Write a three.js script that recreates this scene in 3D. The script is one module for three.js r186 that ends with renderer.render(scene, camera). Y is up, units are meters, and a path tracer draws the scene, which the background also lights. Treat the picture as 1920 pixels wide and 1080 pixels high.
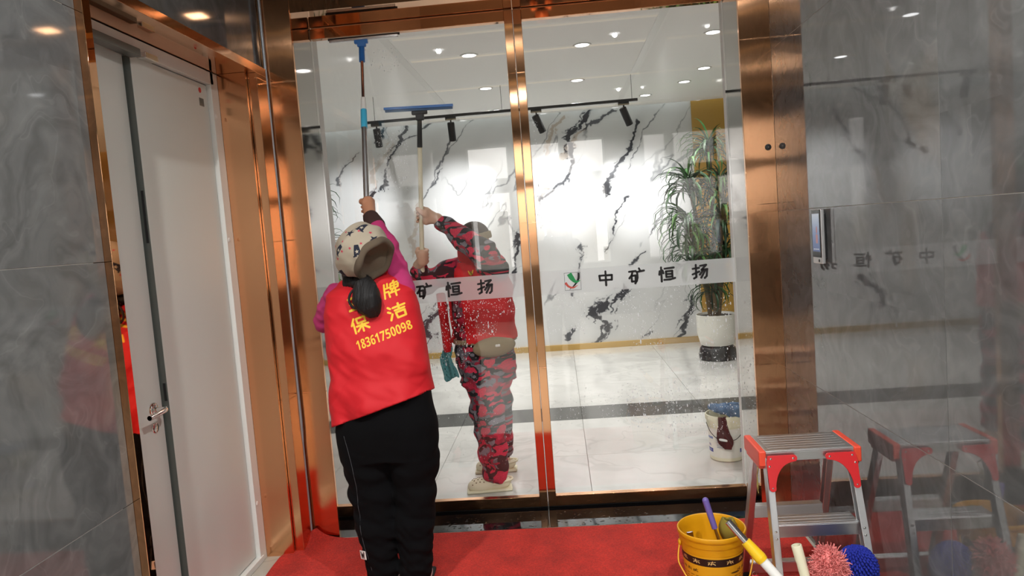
import * as THREE from 'three';
import { RoundedBoxGeometry } from 'three/addons/geometries/RoundedBoxGeometry.js';
import { mergeGeometries } from 'three/addons/utils/BufferGeometryUtils.js';
import { RectAreaLightUniformsLib } from 'three/addons/lights/RectAreaLightUniformsLib.js';

// ------------------------------------------------------------------ camera, sky, exposure
const scene = new THREE.Scene();
const camera = new THREE.PerspectiveCamera(2 * Math.atan(540 / 1357.16) * 180 / Math.PI, 1920 / 1080, 0.01, 900);
camera.rotation.order = 'YXZ';
camera.position.set(0, 1.5, 3.8158);
camera.rotation.set(-0.078, 0.0676, -0.0757);
const renderer = new THREE.WebGLRenderer({ antialias: true });
renderer.toneMapping = THREE.LinearToneMapping;
renderer.toneMappingExposure = 0.93;
renderer.shadowMap.enabled = true;
RectAreaLightUniformsLib.init();
scene.background = new THREE.Color().setRGB(4.4, 4.2, 4.0);          // bright hazy overcast sky outside the lobby windows

// ------------------------------------------------------------------ measures (metres)
const XL = -1.375, XR = 1.051;            // corridor walls
const GL = -1.214, GR = 0.9085;           // doorway between its reveals
const ZF = 0.294;                         // front plane of the copper surround (glass stands at z = 0)
const SOF = 2.63, LCEIL = 3.2, OCEIL = 2.85, ZB = -5.0;

// ------------------------------------------------------------------ numbers and noise
let seedState = 12345;
const rnd = () => { seedState = (seedState * 1664525 + 1013904223) >>> 0; return seedState / 4294967296; };
const rr = (a, b) => a + (b - a) * rnd();
const V = (x, y, z) => new THREE.Vector3(x, y, z);
const clamp = (x, a = 0, b = 1) => Math.min(b, Math.max(a, x));
const sstep = (a, b, x) => { const t = clamp((x - a) / (b - a)); return t * t * (3 - 2 * t); };
const mix = (a, b, t) => a + (b - a) * t;
const perm = new Float32Array(65536); for (let i = 0; i < 65536; i++) perm[i] = rnd();
const lat = (x, y, p) => { x = ((x % p) + p) % p; y = ((y % p) + p) % p; return perm[((x * 374 + y * 6689 + p * 131) ^ (x * y * 7)) & 65535]; };
function vnoise(x, y, p = 256) {                       // tiling value noise
  const xi = Math.floor(x), yi = Math.floor(y); let fx = x - xi, fy = y - yi;
  fx = fx * fx * (3 - 2 * fx); fy = fy * fy * (3 - 2 * fy);
  return mix(mix(lat(xi, yi, p), lat(xi + 1, yi, p), fx), mix(lat(xi, yi + 1, p), lat(xi + 1, yi + 1, p), fx), fy);
}
function fbm(x, y, p, oct) { let s = 0, a = 0.5, n = 0; for (let i = 0; i < oct; i++) { s += a * vnoise(x, y, p); n += a; x *= 2; y *= 2; p *= 2; a *= 0.5; } return s / n; }
const n3 = (x, y, z) => Math.sin(x * 1.7 + Math.sin(y * 2.3 + z)) * 0.5 + Math.sin(y * 2.1 + Math.sin(z * 1.9 + x * 1.3)) * 0.5;

// ------------------------------------------------------------------ textures
function dataTex(w, h, fn, srgb = true, wrap = THREE.RepeatWrapping) {
  const d = new Uint8Array(w * h * 4), c = [0, 0, 0, 255];
  for (let y = 0; y < h; y++) for (let x = 0; x < w; x++) { c[3] = 255; fn(x / w, y / h, c); const k = (y * w + x) * 4; for (let i = 0; i < 4; i++) d[k + i] = clamp(Math.round(c[i]), 0, 255); }
  const t = new THREE.DataTexture(d, w, h, THREE.RGBAFormat); t.magFilter = THREE.LinearFilter; t.minFilter = THREE.LinearMipmapLinearFilter; t.generateMipmaps = true;
  t.wrapS = t.wrapT = wrap; if (srgb) t.colorSpace = THREE.SRGBColorSpace; t.needsUpdate = true; return t;
}
function canvasTex(w, h, draw) {
  const c = document.createElement('canvas'); c.width = w; c.height = h; draw(c.getContext('2d'), w, h);
  const t = new THREE.CanvasTexture(c); t.colorSpace = THREE.SRGBColorSpace; t.anisotropy = 4; return t;
}
const stoneTex = dataTex(1024, 1024, (u, v, c) => {     // mottled grey stone, 1.5 m
  const wx = fbm(u * 4, v * 4, 4, 4) - 0.5, wy = fbm(u * 4 + 9, v * 4 + 5, 4, 4) - 0.5;
  const a = u + v * 1 + wx * 0.5, b = v - u + wy * 0.5;
  const brush = fbm(a * 14 + wx * 6, b * 8 + wy * 6, 8, 4), broad = fbm(u * 3 + wx * 2, v * 3 + wy * 2, 3, 3), fleck = fbm(u * 60, v * 60, 60, 2);
  let l = 95 + (broad - 0.5) * 26 + (brush - 0.5) * 36 + (fleck - 0.5) * 8;
  const patch = Math.floor(brush * 9) / 9; l = mix(l, 80 + patch * 34, 0.35);
  const vein = sstep(0.018, 0, Math.abs(fbm(a * 4 + 3, b * 4 + wy * 3, 4, 4) - 0.5)); l += vein * 7;
  const warm = sstep(0.5, 0.8, fbm(u * 5 + 7 + wx, v * 5 + 2 + wy, 5, 3));
  c[0] = l + warm * 6; c[1] = l + 1 + warm * 1; c[2] = l + 1 - warm * 4;
});
const floorTex = dataTex(1024, 1024, (u, v, c) => {     // cloudy off-white floor stone
  const wx = fbm(u * 3, v * 3, 3, 4) - 0.5, wy = fbm(u * 3 + 7, v * 3 + 1, 3, 4) - 0.5;
  const cl = fbm(u * 4 + wx * 3, v * 4 + wy * 3, 4, 5), vn = sstep(0.03, 0, Math.abs(fbm(u * 3 + wx * 2 + 4, v * 3 + wy * 2, 3, 4) - 0.5));
  const l = 208 + (cl - 0.5) * 30 - vn * 12; c[0] = l + 1; c[1] = l; c[2] = l - 5;
});
const VEINS = [[0.03,0.9,0,[[-2.04,2.89],[-2.16,2.71]]],
[0.028,0.95,0,[[-1.75,2.86],[-1.84,2.73],[-1.98,2.53],[-1.97,2.33],[-2.04,2.15],[-2.22,2.02]]],
[0.014,0.7,0,[[-1.41,2.88],[-1.62,2.74],[-1.84,2.70]]],
[0.016,0.55,0,[[-2.39,2.58],[-2.53,2.45],[-2.62,2.24]]],
[0.008,0.5,0,[[-0.83,2.88],[-1.28,2.45],[-1.44,2.22],[-1.56,1.99]]],
[0.01,0.6,0,[[-1.19,2.67],[-1.31,2.35],[-1.47,2.15]]],
[0.05,0.35,1,[[-1.97,2.64],[-2.10,2.42],[-2.19,2.24]]],
[0.03,1,0,[[0.50,2.85],[0.37,2.67],[0.25,2.54],[0.26,2.28],[0.20,2.12],[-0.14,1.86]]],
[0.016,0.7,0,[[0.80,2.85],[0.48,2.66],[0.30,2.56]]],
[0.03,0.6,1,[[0.21,2.82],[0.08,2.63],[-0.18,2.09]]],
[0.03,0.55,1,[[0.39,2.61],[0.02,2.19],[-0.21,1.75]]],
[0.024,0.95,0,[[1.09,2.77],[0.91,2.34],[0.72,2.05],[0.65,1.86]]],
[0.007,0.5,0,[[1.36,2.86],[1.13,2.63],[0.93,2.11]]],
[0.014,0.8,0,[[0.85,1.78],[0.69,1.46],[0.58,1.15]]],
[0.055,0.9,0,[[0.82,0.69],[0.66,0.55],[0.32,0.39],[0.49,0.26],[0.36,0.05]]],
[0.012,0.8,0,[[1.08,1.12],[0.90,1.01]]],
[0.02,0.6,0,[[0.32,1.26],[0.24,0.97],[0.16,0.59]]],
[0.025,0.7,0,[[0.04,0.23],[-0.03,0.11]]],
[0.04,0.85,0,[[1.58,0.58],[1.48,0.31],[1.40,0.02]]],
[0.012,0.6,0,[[1.11,0.19],[0.99,0.10]]],
[0.006,0.5,0,[[1.27,1.67],[1.13,1.33]]],
[0.055,0.85,0,[[-1.46,0.65],[-1.68,0.43],[-1.75,0.30],[-1.65,0.23]]],
[0.03,0.45,1,[[-1.63,1.94],[-1.78,1.37]]],
[0.035,0.9,0,[[-0.50,1.45],[-0.56,1.05],[-0.65,0.69]]]];
const MX0 = -3.1, MX1 = 1.7, MH = 3.0;
const marbleTex = dataTex(1536, 960, (u, v, c) => {     // white marble with dark and ochre veins
  const X = mix(MX0, MX1, u), Y = v * MH;
  const wx = fbm(u * 9, v * 9, 256, 4) - 0.5, wy = fbm(u * 9 + 31, v * 9 + 17, 256, 4) - 0.5;
  const fx = fbm(u * 60, v * 60, 256, 3) - 0.5, fy = fbm(u * 60 + 13, v * 60 + 40, 256, 3) - 0.5;
  const px = X + wx * 0.22 + fx * 0.05, py = Y + wy * 0.22 + fy * 0.05;
  let dark = 0, ochre = 0;
  for (const [w, a, kind, pts] of VEINS) {
    let best = 9;
    for (let i = 0; i + 1 < pts.length; i++) {
      const [ax, ay] = pts[i], [bx, by] = pts[i + 1], dx = bx - ax, dy = by - ay;
      const t = clamp(((px - ax) * dx + (py - ay) * dy) / (dx * dx + dy * dy)), qx = px - ax - dx * t, qy = py - ay - dy * t;
      best = Math.min(best, qx * qx + qy * qy);
    }
    best = Math.sqrt(best);
    if (best > w * 6) continue;
    const along = px * 0.55 + py * 0.85, across = px * 0.85 - py * 0.55;
    const streak = fbm(across * 34 + fx * 2 + 50, along * 7 + 50, 256, 3), grit = fbm(u * 190, v * 130, 256, 2);
    const core = sstep(w * 1.1, 0, best), s = a * (sstep(0.5, 0.7, streak * 0.75 + grit * 0.25 + core * 0.3 - (1 - sstep(w * 4.5, w * 0.4, best)) * 0.3) + 0.10 * sstep(w * 5, 0, best)) * sstep(w * 5, w, best);
    if (kind) ochre = Math.max(ochre, s); else dark = Math.max(dark, s);
  }
  const diag = px * 1.25 - py * 0.8, hair = sstep(0.016, 0, Math.abs(fbm(diag * 1.6 + 20, (px + py) * 0.45 + 20, 256, 4) - 0.5)) * sstep(0.42, 0.6, fbm(u * 5 + 60, v * 5, 256, 2));
  dark = Math.min(1, dark + hair * 0.4);
  const cloud = (fbm(diag * 1.2 + 40, (px + py) * 0.6 + 9, 256, 4) - 0.5) * 30;
  let l = 214 + cloud;
  c[0] = mix(mix(l, 158, ochre * 0.8), 48, dark); c[1] = mix(mix(l + 1, 134, ochre * 0.8), 50, dark); c[2] = mix(mix(l, 112, ochre * 0.8), 56, dark);
}, true, THREE.MirroredRepeatWrapping);
const carpetTex = dataTex(512, 512, (u, v, c) => {
  const f = fbm(u * 128, v * 128, 128, 2), b = fbm(u * 6, v * 6, 6, 4);
  const k = 1 + (f - 0.5) * 0.3 + (b - 0.5) * 0.3; c[0] = 178 * k; c[1] = 43 * k; c[2] = 33 * k;
});
const carpetBump = dataTex(512, 512, (u, v, c) => { c[0] = c[1] = c[2] = 255 * fbm(u * 128, v * 128, 128, 2); }, false);
const waveBump = dataTex(256, 256, (u, v, c) => { c[0] = c[1] = c[2] = 255 * fbm(u * 3, v * 4, 3, 2); }, false);
const camoTex = dataTex(512, 512, (u, v, c) => {        // red, grey and black camouflage cloth
  const wx = fbm(u * 8, v * 8, 8, 3) - 0.5, wy = fbm(u * 8 + 3, v * 8 + 6, 8, 3) - 0.5;
  const a = fbm(u * 7 + wx, v * 10 + wy * 1.5, 7, 2), b = fbm(u * 8 + 4 + wx, v * 12 + 9 + wy * 1.5, 8, 2), d = fbm(u * 9 + 11 + wx, v * 13 + 2 + wy, 9, 2);
  let q = [150, 26, 52]; if (b > 0.55) q = [92, 90, 98]; if (a > 0.54) q = [26, 24, 28]; if (d > 0.63) q = [196, 40, 70]; if (d < 0.33) q = [120, 118, 126];
  const w = 1 + (fbm(u * 128, v * 128, 128, 1) - 0.5) * 0.2; c[0] = q[0] * w; c[1] = q[1] * w; c[2] = q[2] * w;
});
const clothBump = dataTex(256, 256, (u, v, c) => { c[0] = c[1] = c[2] = 128 + 60 * Math.sin(u * 402) * Math.sin(v * 402) + 60 * (fbm(u * 32, v * 32, 32, 2) - 0.5); }, false);
const rep = (t, x, y) => { const k = t.clone(); k.repeat.set(x, y); k.needsUpdate = true; return k; };

// ------------------------------------------------------------------ materials
const col = (r, g, b) => new THREE.Color().setRGB(r, g, b);
const std = (color, roughness = 0.6, more = {}) => new THREE.MeshPhysicalMaterial({ color, roughness, ...more });
const M = {
  stone: std(0xffffff, 0.025, { map: rep(stoneTex, 1 / 1.5, 1 / 1.5), ior: 1.75 }), stoneMatt: std(0xffffff, 0.05, { map: rep(stoneTex, 1 / 1.5, 1 / 1.5), ior: 1.6 }),
  joint: std(0xaaa69e, 0.8), plaster: std(0xd9d8d4, 0.85), officeCeil: std(0xf3f3f0, 0.9), lobbyCeil: std(0x57524b, 0.85), greyWall: std(0x605f5c, 0.6),
  marble: std(0xffffff, 0.16, { map: rep(marbleTex, 1 / (MX1 - MX0), 1 / MH) }),
  floor: std(0xffffff, 0.11, { map: rep(floorTex, 1 / 1.6, 1 / 1.6) }), lobbyFloor: std(0xd8d4cc, 0.16, { map: rep(floorTex, 1 / 1.6, 1 / 1.6) }),
  darkBand: std(0x33332f, 0.14), granite: std(0x0c0c0e, 0.05, { ior: 1.9 }),
  copper: std(col(0.80, 0.43, 0.23), 0.115, { metalness: 1, anisotropy: 1, bumpMap: rep(waveBump, 1.3, 1.3), bumpScale: 0.0012 }),
  copperMirror: std(col(0.80, 0.43, 0.23), 0.03, { metalness: 1 }),
  reveal: std(col(0.38, 0.35, 0.325), 0.05, { metalness: 1 }),
  gold: std(col(0.66, 0.44, 0.16), 0.35, { metalness: 1 }), ochre: std(0xb9903e, 0.5),
  glass: std(0xffffff, 0, { transmission: 1, thickness: 0, ior: 1.58 }), windowGlass: std(0xffffff, 0, { transmission: 1, thickness: 0, ior: 1.5 }),
  frost: std(0xeef1f2, 0.6, { transmission: 0.7, thickness: 0, ior: 1.25 }), ink: std(0x141214, 0.5),
  green: std(0x1f9a55, 0.5), redInk: std(0xd0574a, 0.5), water: std(0xffffff, 0.02, { transmission: 1, thickness: 0.002, ior: 1.33 }), sudsGlint: std(0xfbfdff, 0.9, { transmission: 0.5, thickness: 0 }),
  steelPaint: std(0xcdd0ca, 0.3, { ior: 1.55 }), steelFrame: std(0xdcddd9, 0.35), steelEdge: std(0x5b605c, 0.35), chrome: std(col(0.72, 0.71, 0.69), 0.12, { metalness: 1 }), steel: std(col(0.56, 0.56, 0.57), 0.2, { metalness: 1 }),
  alu: std(col(0.70, 0.71, 0.72), 0.34, { metalness: 1 }), black: std(0x121214, 0.45), blackMetal: std(0x17181a, 0.4), rubber: std(0x1c1c1c, 0.8), tube: std(0xa2a8b0, 0.35, { metalness: 0.35 }),
  carpet: std(0xffffff, 1, { map: rep(carpetTex, 1.6, 1.6), bumpMap: rep(carpetBump, 1.6, 1.6), bumpScale: 0.003 }),
  redPlastic: std(0xc21f24, 0.35), redTrim: std(0xe04a32, 0.4), yellowPlastic: std(0xe0a012, 0.35), yellow: std(0xf0c21a, 0.4), white: std(0xe8e8e4, 0.4), cream: std(0xe6e2c6, 0.6),
  blue: std(0x1f6fc0, 0.35), lightBlue: std(0x48b5dc, 0.35), purple: std(0x6f5fa8, 0.35), navy: std(0x12228c, 0.9), pink: std(0xe98a86, 0.9),
  skin: std(0xb98264, 0.55, { sheen: 0.2 }), skinPale: std(0xcfa88e, 0.55), hair: std(0x0d0b0c, 0.7), magenta: std(0xb8306c, 0.85, { bumpMap: rep(clothBump, 20, 20), bumpScale: 0.001 }),
  blackCloth: std(0x070709, 0.95, { specularIntensity: 0.3, bumpMap: rep(clothBump, 12, 12), bumpScale: 0.0012 }), brownFleece: std(0x5f5244, 1), cuff: std(0x3a2420, 0.95), redCloth: std(0xd2141c, 0.75, { bumpMap: rep(clothBump, 12, 12), bumpScale: 0.0008 }),
  camo: std(0xffffff, 0.85, { map: rep(camoTex, 2.6, 2.6) }), beige: std(0x8f8265, 0.8), brownCap: std(0x3b2c26, 0.9), teal: std(0x5fa3a6, 0.9), slate: std(0x56708f, 0.95), maroon: std(0x4a1f1f, 0.95), darkJacket: std(0x1d2026, 0.85),
  leaf: [0x2c5a2a, 0x3c7034, 0x1f4420, 0x557f3c].map((c) => std(c, 0.45, { transmission: 0.15, thickness: 0 })), cane: std(0x6d5a3e, 0.9), soil: std(0x2d241c, 1), pot: std(0xdedcd2, 0.35),
  towerA: std(0xb4b2ac, 0.9), towerB: std(0xc4bdb0, 0.9), ground: std(0x8d938c, 1),
};
const glow = (r, g, b) => new THREE.MeshStandardMaterial({ color: 0x000000, emissive: col(r, g, b), emissiveIntensity: 1, roughness: 1 });

// ------------------------------------------------------------------ scene helpers
const taken = new Map();
function numbered(name) { const n = taken.get(name) ?? 0; taken.set(name, n + 1); return n ? `${name}_${String(n).padStart(3, '0')}` : name; }
function tag(o, label, category, group) { o.userData.label = label; o.userData.category = category; if (group) o.userData.group = group; return o; }
function thing(name, label, category, [x, y, z] = [0, 0, 0], group) { const o = new THREE.Group(); o.name = numbered(name); o.position.set(x, y, z); scene.add(o); return tag(o, label, category, group); }
function setting(name, label, category, pos = [0, 0, 0]) { const o = thing(name, label, category, pos); o.userData.kind = 'structure'; return o; }
function part(parent, name, geo, mat, label) { const m = new THREE.Mesh(geo, mat); m.name = name; if (label) m.userData.label = label; parent.add(m); return m; }
const stuff = (m) => { m.userData.kind = 'stuff'; return m; };
function boxUV(g) {                                    // uv in metres by the face's main direction
  const p = g.attributes.position, n = g.attributes.normal, uv = new Float32Array(p.count * 2);
  for (let i = 0; i < p.count; i++) {
    const ax = Math.abs(n.getX(i)), ay = Math.abs(n.getY(i)), az = Math.abs(n.getZ(i));
    if (ax >= ay && ax >= az) { uv[2 * i] = p.getZ(i); uv[2 * i + 1] = p.getY(i); } else if (ay >= az) { uv[2 * i] = p.getX(i); uv[2 * i + 1] = p.getZ(i); } else { uv[2 * i] = p.getX(i); uv[2 * i + 1] = p.getY(i); }
  }
  g.setAttribute('uv', new THREE.BufferAttribute(uv, 2)); return g;
}
function shiftUV(g, du, dv) { const uv = g.attributes.uv; for (let i = 0; i < uv.count; i++) uv.setXY(i, uv.getX(i) + du, uv.getY(i) + dv); return g; }
function box(x0, x1, y0, y1, z0, z1, r = 0) {
  const w = x1 - x0, h = y1 - y0, d = z1 - z0; r = Math.min(r, w * 0.49, h * 0.49, d * 0.49);
  const g = r > 0 ? new RoundedBoxGeometry(w, h, d, 1, r) : new THREE.BoxGeometry(w, h, d);
  g.translate((x0 + x1) / 2, (y0 + y1) / 2, (z0 + z1) / 2); return boxUV(g);
}
function tube(pts, r, seg = 8, n = 24, closed = false) { return new THREE.TubeGeometry(new THREE.CatmullRomCurve3(pts, closed, 'catmullrom', 0.5), n, r, seg, closed); }
function rod(a, b, ra, rb = ra, seg = 14) {
  const d = b.clone().sub(a), g = new THREE.CylinderGeometry(rb, ra, d.length(), seg); g.translate(0, d.length() / 2, 0);
  g.applyQuaternion(new THREE.Quaternion().setFromUnitVectors(V(0, 1, 0), d.normalize())); return g.translate(a.x, a.y, a.z);
}
const lathe = (pts, seg = 40) => new THREE.LatheGeometry(pts.map(([x, y]) => new THREE.Vector2(x, y)), seg);
function merged(list) { return mergeGeometries(list.map((g) => { const k = g.index ? g.toNonIndexed() : g.clone(); for (const a of Object.keys(k.attributes)) if (!['position', 'normal', 'uv'].includes(a)) k.deleteAttribute(a); if (!k.attributes.uv) k.setAttribute('uv', new THREE.BufferAttribute(new Float32Array(k.attributes.position.count * 2), 2)); return k; })); }
function areaLight(x, y, z, w, h, tx, ty, tz, c, intensity) { const l = new THREE.RectAreaLight(c, intensity, w, h); l.position.set(x, y, z); l.lookAt(tx, ty, tz); return l; }
function spot(parent, from, to, c, intensity, angle, blend, radius = 1) {
  const l = new THREE.SpotLight(c, intensity, 0, angle, blend, 2); l.position.set(...from); l.target.position.set(...to); l.castShadow = true; l.shadow.radius = radius; parent.add(l, l.target); return l;
}

// ================================================================== STRUCTURE
// ---- corridor walls of polished stone slabs
function slabWall(name, label, faceX, dir, cells, backing) {
  const w = setting(name, label, 'wall');
  part(w, 'backing', merged(backing), M.joint);
  cells.forEach(([z0, z1, y0, y1], i) => {
    const j = 0.0009, g = box(Math.min(faceX, faceX - dir * 0.02), Math.max(faceX, faceX - dir * 0.02), y0 + j, y1 - j, z0 + j, z1 - j, 0.0008);
    part(w, 'slab', shiftUV(g, i * 0.37, i * 0.61), dir > 0 ? M.stoneMatt : M.stone);
  });
  return w;
}
const rows = [[0, 0.748], [0.748, 1.5], [1.5, 2.25], [2.25, LCEIL]];
const leftCells = [], rightCells = [];
for (const [y0, y1] of rows) {
  leftCells.push([1.697, 3.2, y0, y1], [3.2, 4.6, y0, y1]);
  rightCells.push([ZF, 1.76, y0, y1], [1.76, 3.24, y0, y1], [3.24, 4.6, y0, y1]);
}
leftCells.push([ZF, 1.697, 2.37, LCEIL]);
slabWall('wall_left', 'grey mottled stone slab wall around the steel door', XL, 1, leftCells,
  [box(XL - 0.24, XL - 0.0012, 0, LCEIL, 1.75, 4.6), box(XL - 0.24, XL - 0.0012, 2.371, LCEIL, 0.295, 1.75), box(XL - 0.24, XL - 0.15, 0, 2.36, 0.0, 0.455)]);
slabWall('wall_right', 'polished grey stone slab wall mirroring the bright office', XR, -1, rightCells, [box(XR + 0.0012, XR + 0.24, 0, LCEIL, 0.295, 4.6)]);

// ---- copper doorway surround
const sur = setting('trim_1', 'copper surround of the glass doorway with mirror reveals', 'door surround');
part(sur, 'panel', box(XL, GL, 0, LCEIL, 0.274, ZF, 0.0015), M.copper, 'brushed copper panel beside the steel door');
part(sur, 'panel', box(GR, XR, 0, LCEIL, 0.274, ZF, 0.0015), M.copper, 'brushed copper panel beside the polished stone wall');
part(sur, 'fascia', box(GL, GR, SOF, LCEIL, 0.27, ZF - 0.004), M.copperMirror);
part(sur, 'soffit', box(GL, GR, SOF, SOF + 0.02, 0, 0.27), M.copperMirror);
part(sur, 'reveal', box(GL - 0.02, GL, 0, SOF, -0.02, 0.274), M.reveal);
part(sur, 'reveal', box(GR, GR + 0.02, 0, SOF, -0.02, 0.274), M.reveal);
part(sur, 'core', merged([box(XL - 0.24, GL - 0.0205, 0, LCEIL, -0.02, 0.273), box(GR + 0.0205, XR + 0.24, 0, LCEIL, -0.02, 0.2935 - 0.021), box(GL - 0.02, GR + 0.02, SOF + 0.021, LCEIL, -0.02, 0.269)]), M.joint);
// ---- wall between lobby and office, office shell
const wf = setting('wall_front', 'plain office side wall beside the glass doors', 'wall');
part(wf, 'panel', box(-4.6, GL - 0.02, 0, 3.3, -0.16, -0.02), M.plaster); part(wf, 'panel', box(GR + 0.02, 3.6, 0, 3.3, -0.16, -0.02), M.plaster); part(wf, 'panel', box(GL - 0.02, GR + 0.02, SOF, 3.3, -0.16, -0.02), M.plaster);
const wb = setting('wall_back', 'white marble office wall with dark diagonal veins', 'wall');
const mg = box(MX0, 1.676, 0.07, 3.05, ZB - 0.12, ZB), mg2 = box(-4.6, MX0, 0.07, 3.05, ZB - 0.12, ZB);
part(wb, 'marble', shiftUV(mg, -MX0, 0), M.marble); part(wb, 'marble', shiftUV(mg2, -MX0, 0), M.marble);
part(wb, 'core', box(-4.7, 3.7, 0, 3.05, ZB - 0.3, ZB - 0.121), M.plaster);
part(wb, 'ochre_panel', box(1.676, 3.6, 0.07, 3.05, ZB - 0.12, ZB + 0.02), M.ochre, 'ochre wall panel behind the potted plant');
const bb = setting('baseboard_back', 'narrow golden metal skirting under the marble wall', 'skirting');
part(bb, 'strip', box(-4.6, 3.6, 0, 0.07, ZB - 0.12, ZB + 0.026, 0.002), M.gold);
const wl2 = setting('wall_side', 'plain white office side walls', 'wall');
part(wl2, 'panel', box(-4.75, -4.6, 0, 3.3, ZB - 0.3, -0.02), M.plaster); part(wl2, 'panel', box(3.6, 3.75, 0, 3.3, ZB - 0.3, -0.02), M.plaster);
// office floor: stone tiles with a dark inlaid band
const fo = setting('floor', 'glossy off white office floor tiles with a dark inlaid band', 'floor');
part(fo, 'bed', box(-4.7, 3.7, -0.14, -0.013, ZB - 0.1, -0.08), M.joint);
const zr = [[-0.08, -0.86], [-0.86, -1.755], [-2.165, -3.06], [-3.06, -3.96], [-3.96, ZB]];
for (const [z1, z0] of zr) for (let k = -5; k < 4; k++) { const x0 = Math.max(-4.7, 0.095 + k * 0.95), x1 = Math.min(3.7, 0.095 + (k + 1) * 0.95); const j = 0.0012; part(fo, 'tile', shiftUV(box(x0 + j, x1 - j, -0.02, 0, z0 + j, z1 - j, 0.001), k * 0.43 + z0 * 0.7, z0 * 0.31), M.floor); }
for (let k = -5; k < 4; k++) { const x0 = Math.max(-4.7, 0.095 + k * 0.95), x1 = Math.min(3.7, 0.095 + (k + 1) * 0.95); part(fo, 'band_tile', box(x0 + 0.0012, x1 - 0.0012, -0.02, 0, -2.164, -1.756, 0.001), M.darkBand, 'dark stone inlaid floor band'); }
// office ceiling with two long slots and a wall washing cove
const ce = setting('ceiling', 'white office ceiling with recessed downlights', 'ceiling');
const cz = [-0.16, -4.86];
for (const [x0, x1] of [[-4.6, -1.105], [-1.045, 0.765], [0.82, 3.6]]) part(ce, 'board', box(x0, x1, OCEIL, OCEIL + 0.03, cz[1], cz[0]), M.officeCeil);
part(ce, 'slot_profile', box(-1.105, -1.045, OCEIL - 0.003, OCEIL + 0.03, cz[1], cz[0]), M.white); part(ce, 'slot_profile', box(0.765, 0.82, OCEIL - 0.003, OCEIL + 0.03, cz[1], cz[0]), M.white);
part(ce, 'slab', box(-4.75, 3.75, 3.05, 3.2, ZB - 0.3, -0.02), M.plaster);
// lobby floor, granite threshold
const lf = setting('floor_lobby', 'pale grey stone floor of the lobby', 'floor');
part(lf, 'bed', box(-5.2, 5.2, -0.14, -0.013, -0.08, 8.4), M.joint);
for (let zi = 0; zi < 9; zi++) for (let xi = -6; xi < 6; xi++) { const z0 = 0.27 + zi * 0.9, z1 = Math.min(8.4, z0 + 0.9), x0 = Math.max(-5.2, xi * 0.9 + 0.1), x1 = Math.min(5.2, x0 + 0.9), j = 0.001; part(lf, 'tile', shiftUV(box(x0 + j, x1 - j, -0.02, 0, z0 + j, z1 - j, 0.001), xi * 0.37, zi * 0.53), M.lobbyFloor); }
const th = setting('trim_2', 'wet black granite threshold under the glass doors', 'threshold');
for (const [x0, x1] of [[GL - 0.02, -0.15], [-0.15, GR + 0.02]]) part(th, 'slab', box(x0 + 0.0007, x1 - 0.0007, -0.02, 0, -0.079, 0.269, 0.001), M.granite);
// lobby ceiling and far walls with windows (behind the photographer, seen mirrored)
const lc = setting('ceiling_lobby', 'lobby ceiling with warm light lines', 'ceiling');
part(lc, 'board', box(-5.2, 5.2, LCEIL, LCEIL + 0.12, 0, 8.5), M.lobbyCeil);
const lw = setting('wall_lobby', 'grey lobby walls and window wall behind the photographer', 'wall');
part(lw, 'panel', box(-5.2, XL - 0.24, 0, LCEIL, 4.45, 4.6), M.greyWall); part(lw, 'panel', box(XR + 0.24, 5.2, 0, LCEIL, 4.45, 4.6), M.greyWall);
part(lw, 'panel', box(-5.35, -5.2, 0, LCEIL, 4.45, 8.5), M.greyWall); part(lw, 'panel', box(5.2, 5.35, 0, LCEIL, 4.45, 8.5), M.greyWall);
const ZW = 8.18, panes = [];
for (const c of [-3.5, 0, 3.5]) for (const [a, b] of [[-1.41, -0.72], [-0.55, 0.14], [0.24, 0.86]]) panes.push([c + a, c + b]);
const wy0 = 0.88, wy1 = 2.17, wy2 = 2.36, wy3 = 2.92;
const wg = [box(-5.2, 5.2, 0, wy0, ZW, ZW + 0.25), box(-5.2, 5.2, wy1, wy2, ZW, ZW + 0.25), box(-5.2, 5.2, wy3, LCEIL, ZW, ZW + 0.25)];
{ let x = -5.2; for (const [a, b] of panes) { for (const [y0, y1] of [[wy0, wy1], [wy2, wy3]]) wg.push(box(x, a, y0, y1, ZW, ZW + 0.25)); x = b; } for (const [y0, y1] of [[wy0, wy1], [wy2, wy3]]) wg.push(box(x, 5.2, y0, y1, ZW, ZW + 0.25)); }
part(lw, 'window_wall', merged(wg), M.greyWall);
panes.forEach(([a, b], i) => {
  const w = setting(`window_${i + 1}`, 'lobby window behind the photographer, mirrored in the glass doors', 'window'); w.userData.group = 'lobby windows mirrored in the glass';
  for (const [y0, y1] of [[wy0, wy1], [wy2, wy3]]) {
    part(w, 'pane', box(a + 0.02, b - 0.02, y0 + 0.02, y1 - 0.02, ZW + 0.1, ZW + 0.106), M.windowGlass);
    part(w, 'frame', merged([box(a, a + 0.025, y0, y1, ZW + 0.08, ZW + 0.13), box(b - 0.025, b, y0, y1, ZW + 0.08, ZW + 0.13), box(a, b, y0, y0 + 0.025, ZW + 0.08, ZW + 0.13), box(a, b, y1 - 0.025, y1, ZW + 0.08, ZW + 0.13)]), M.steelFrame);
  }
});

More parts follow.
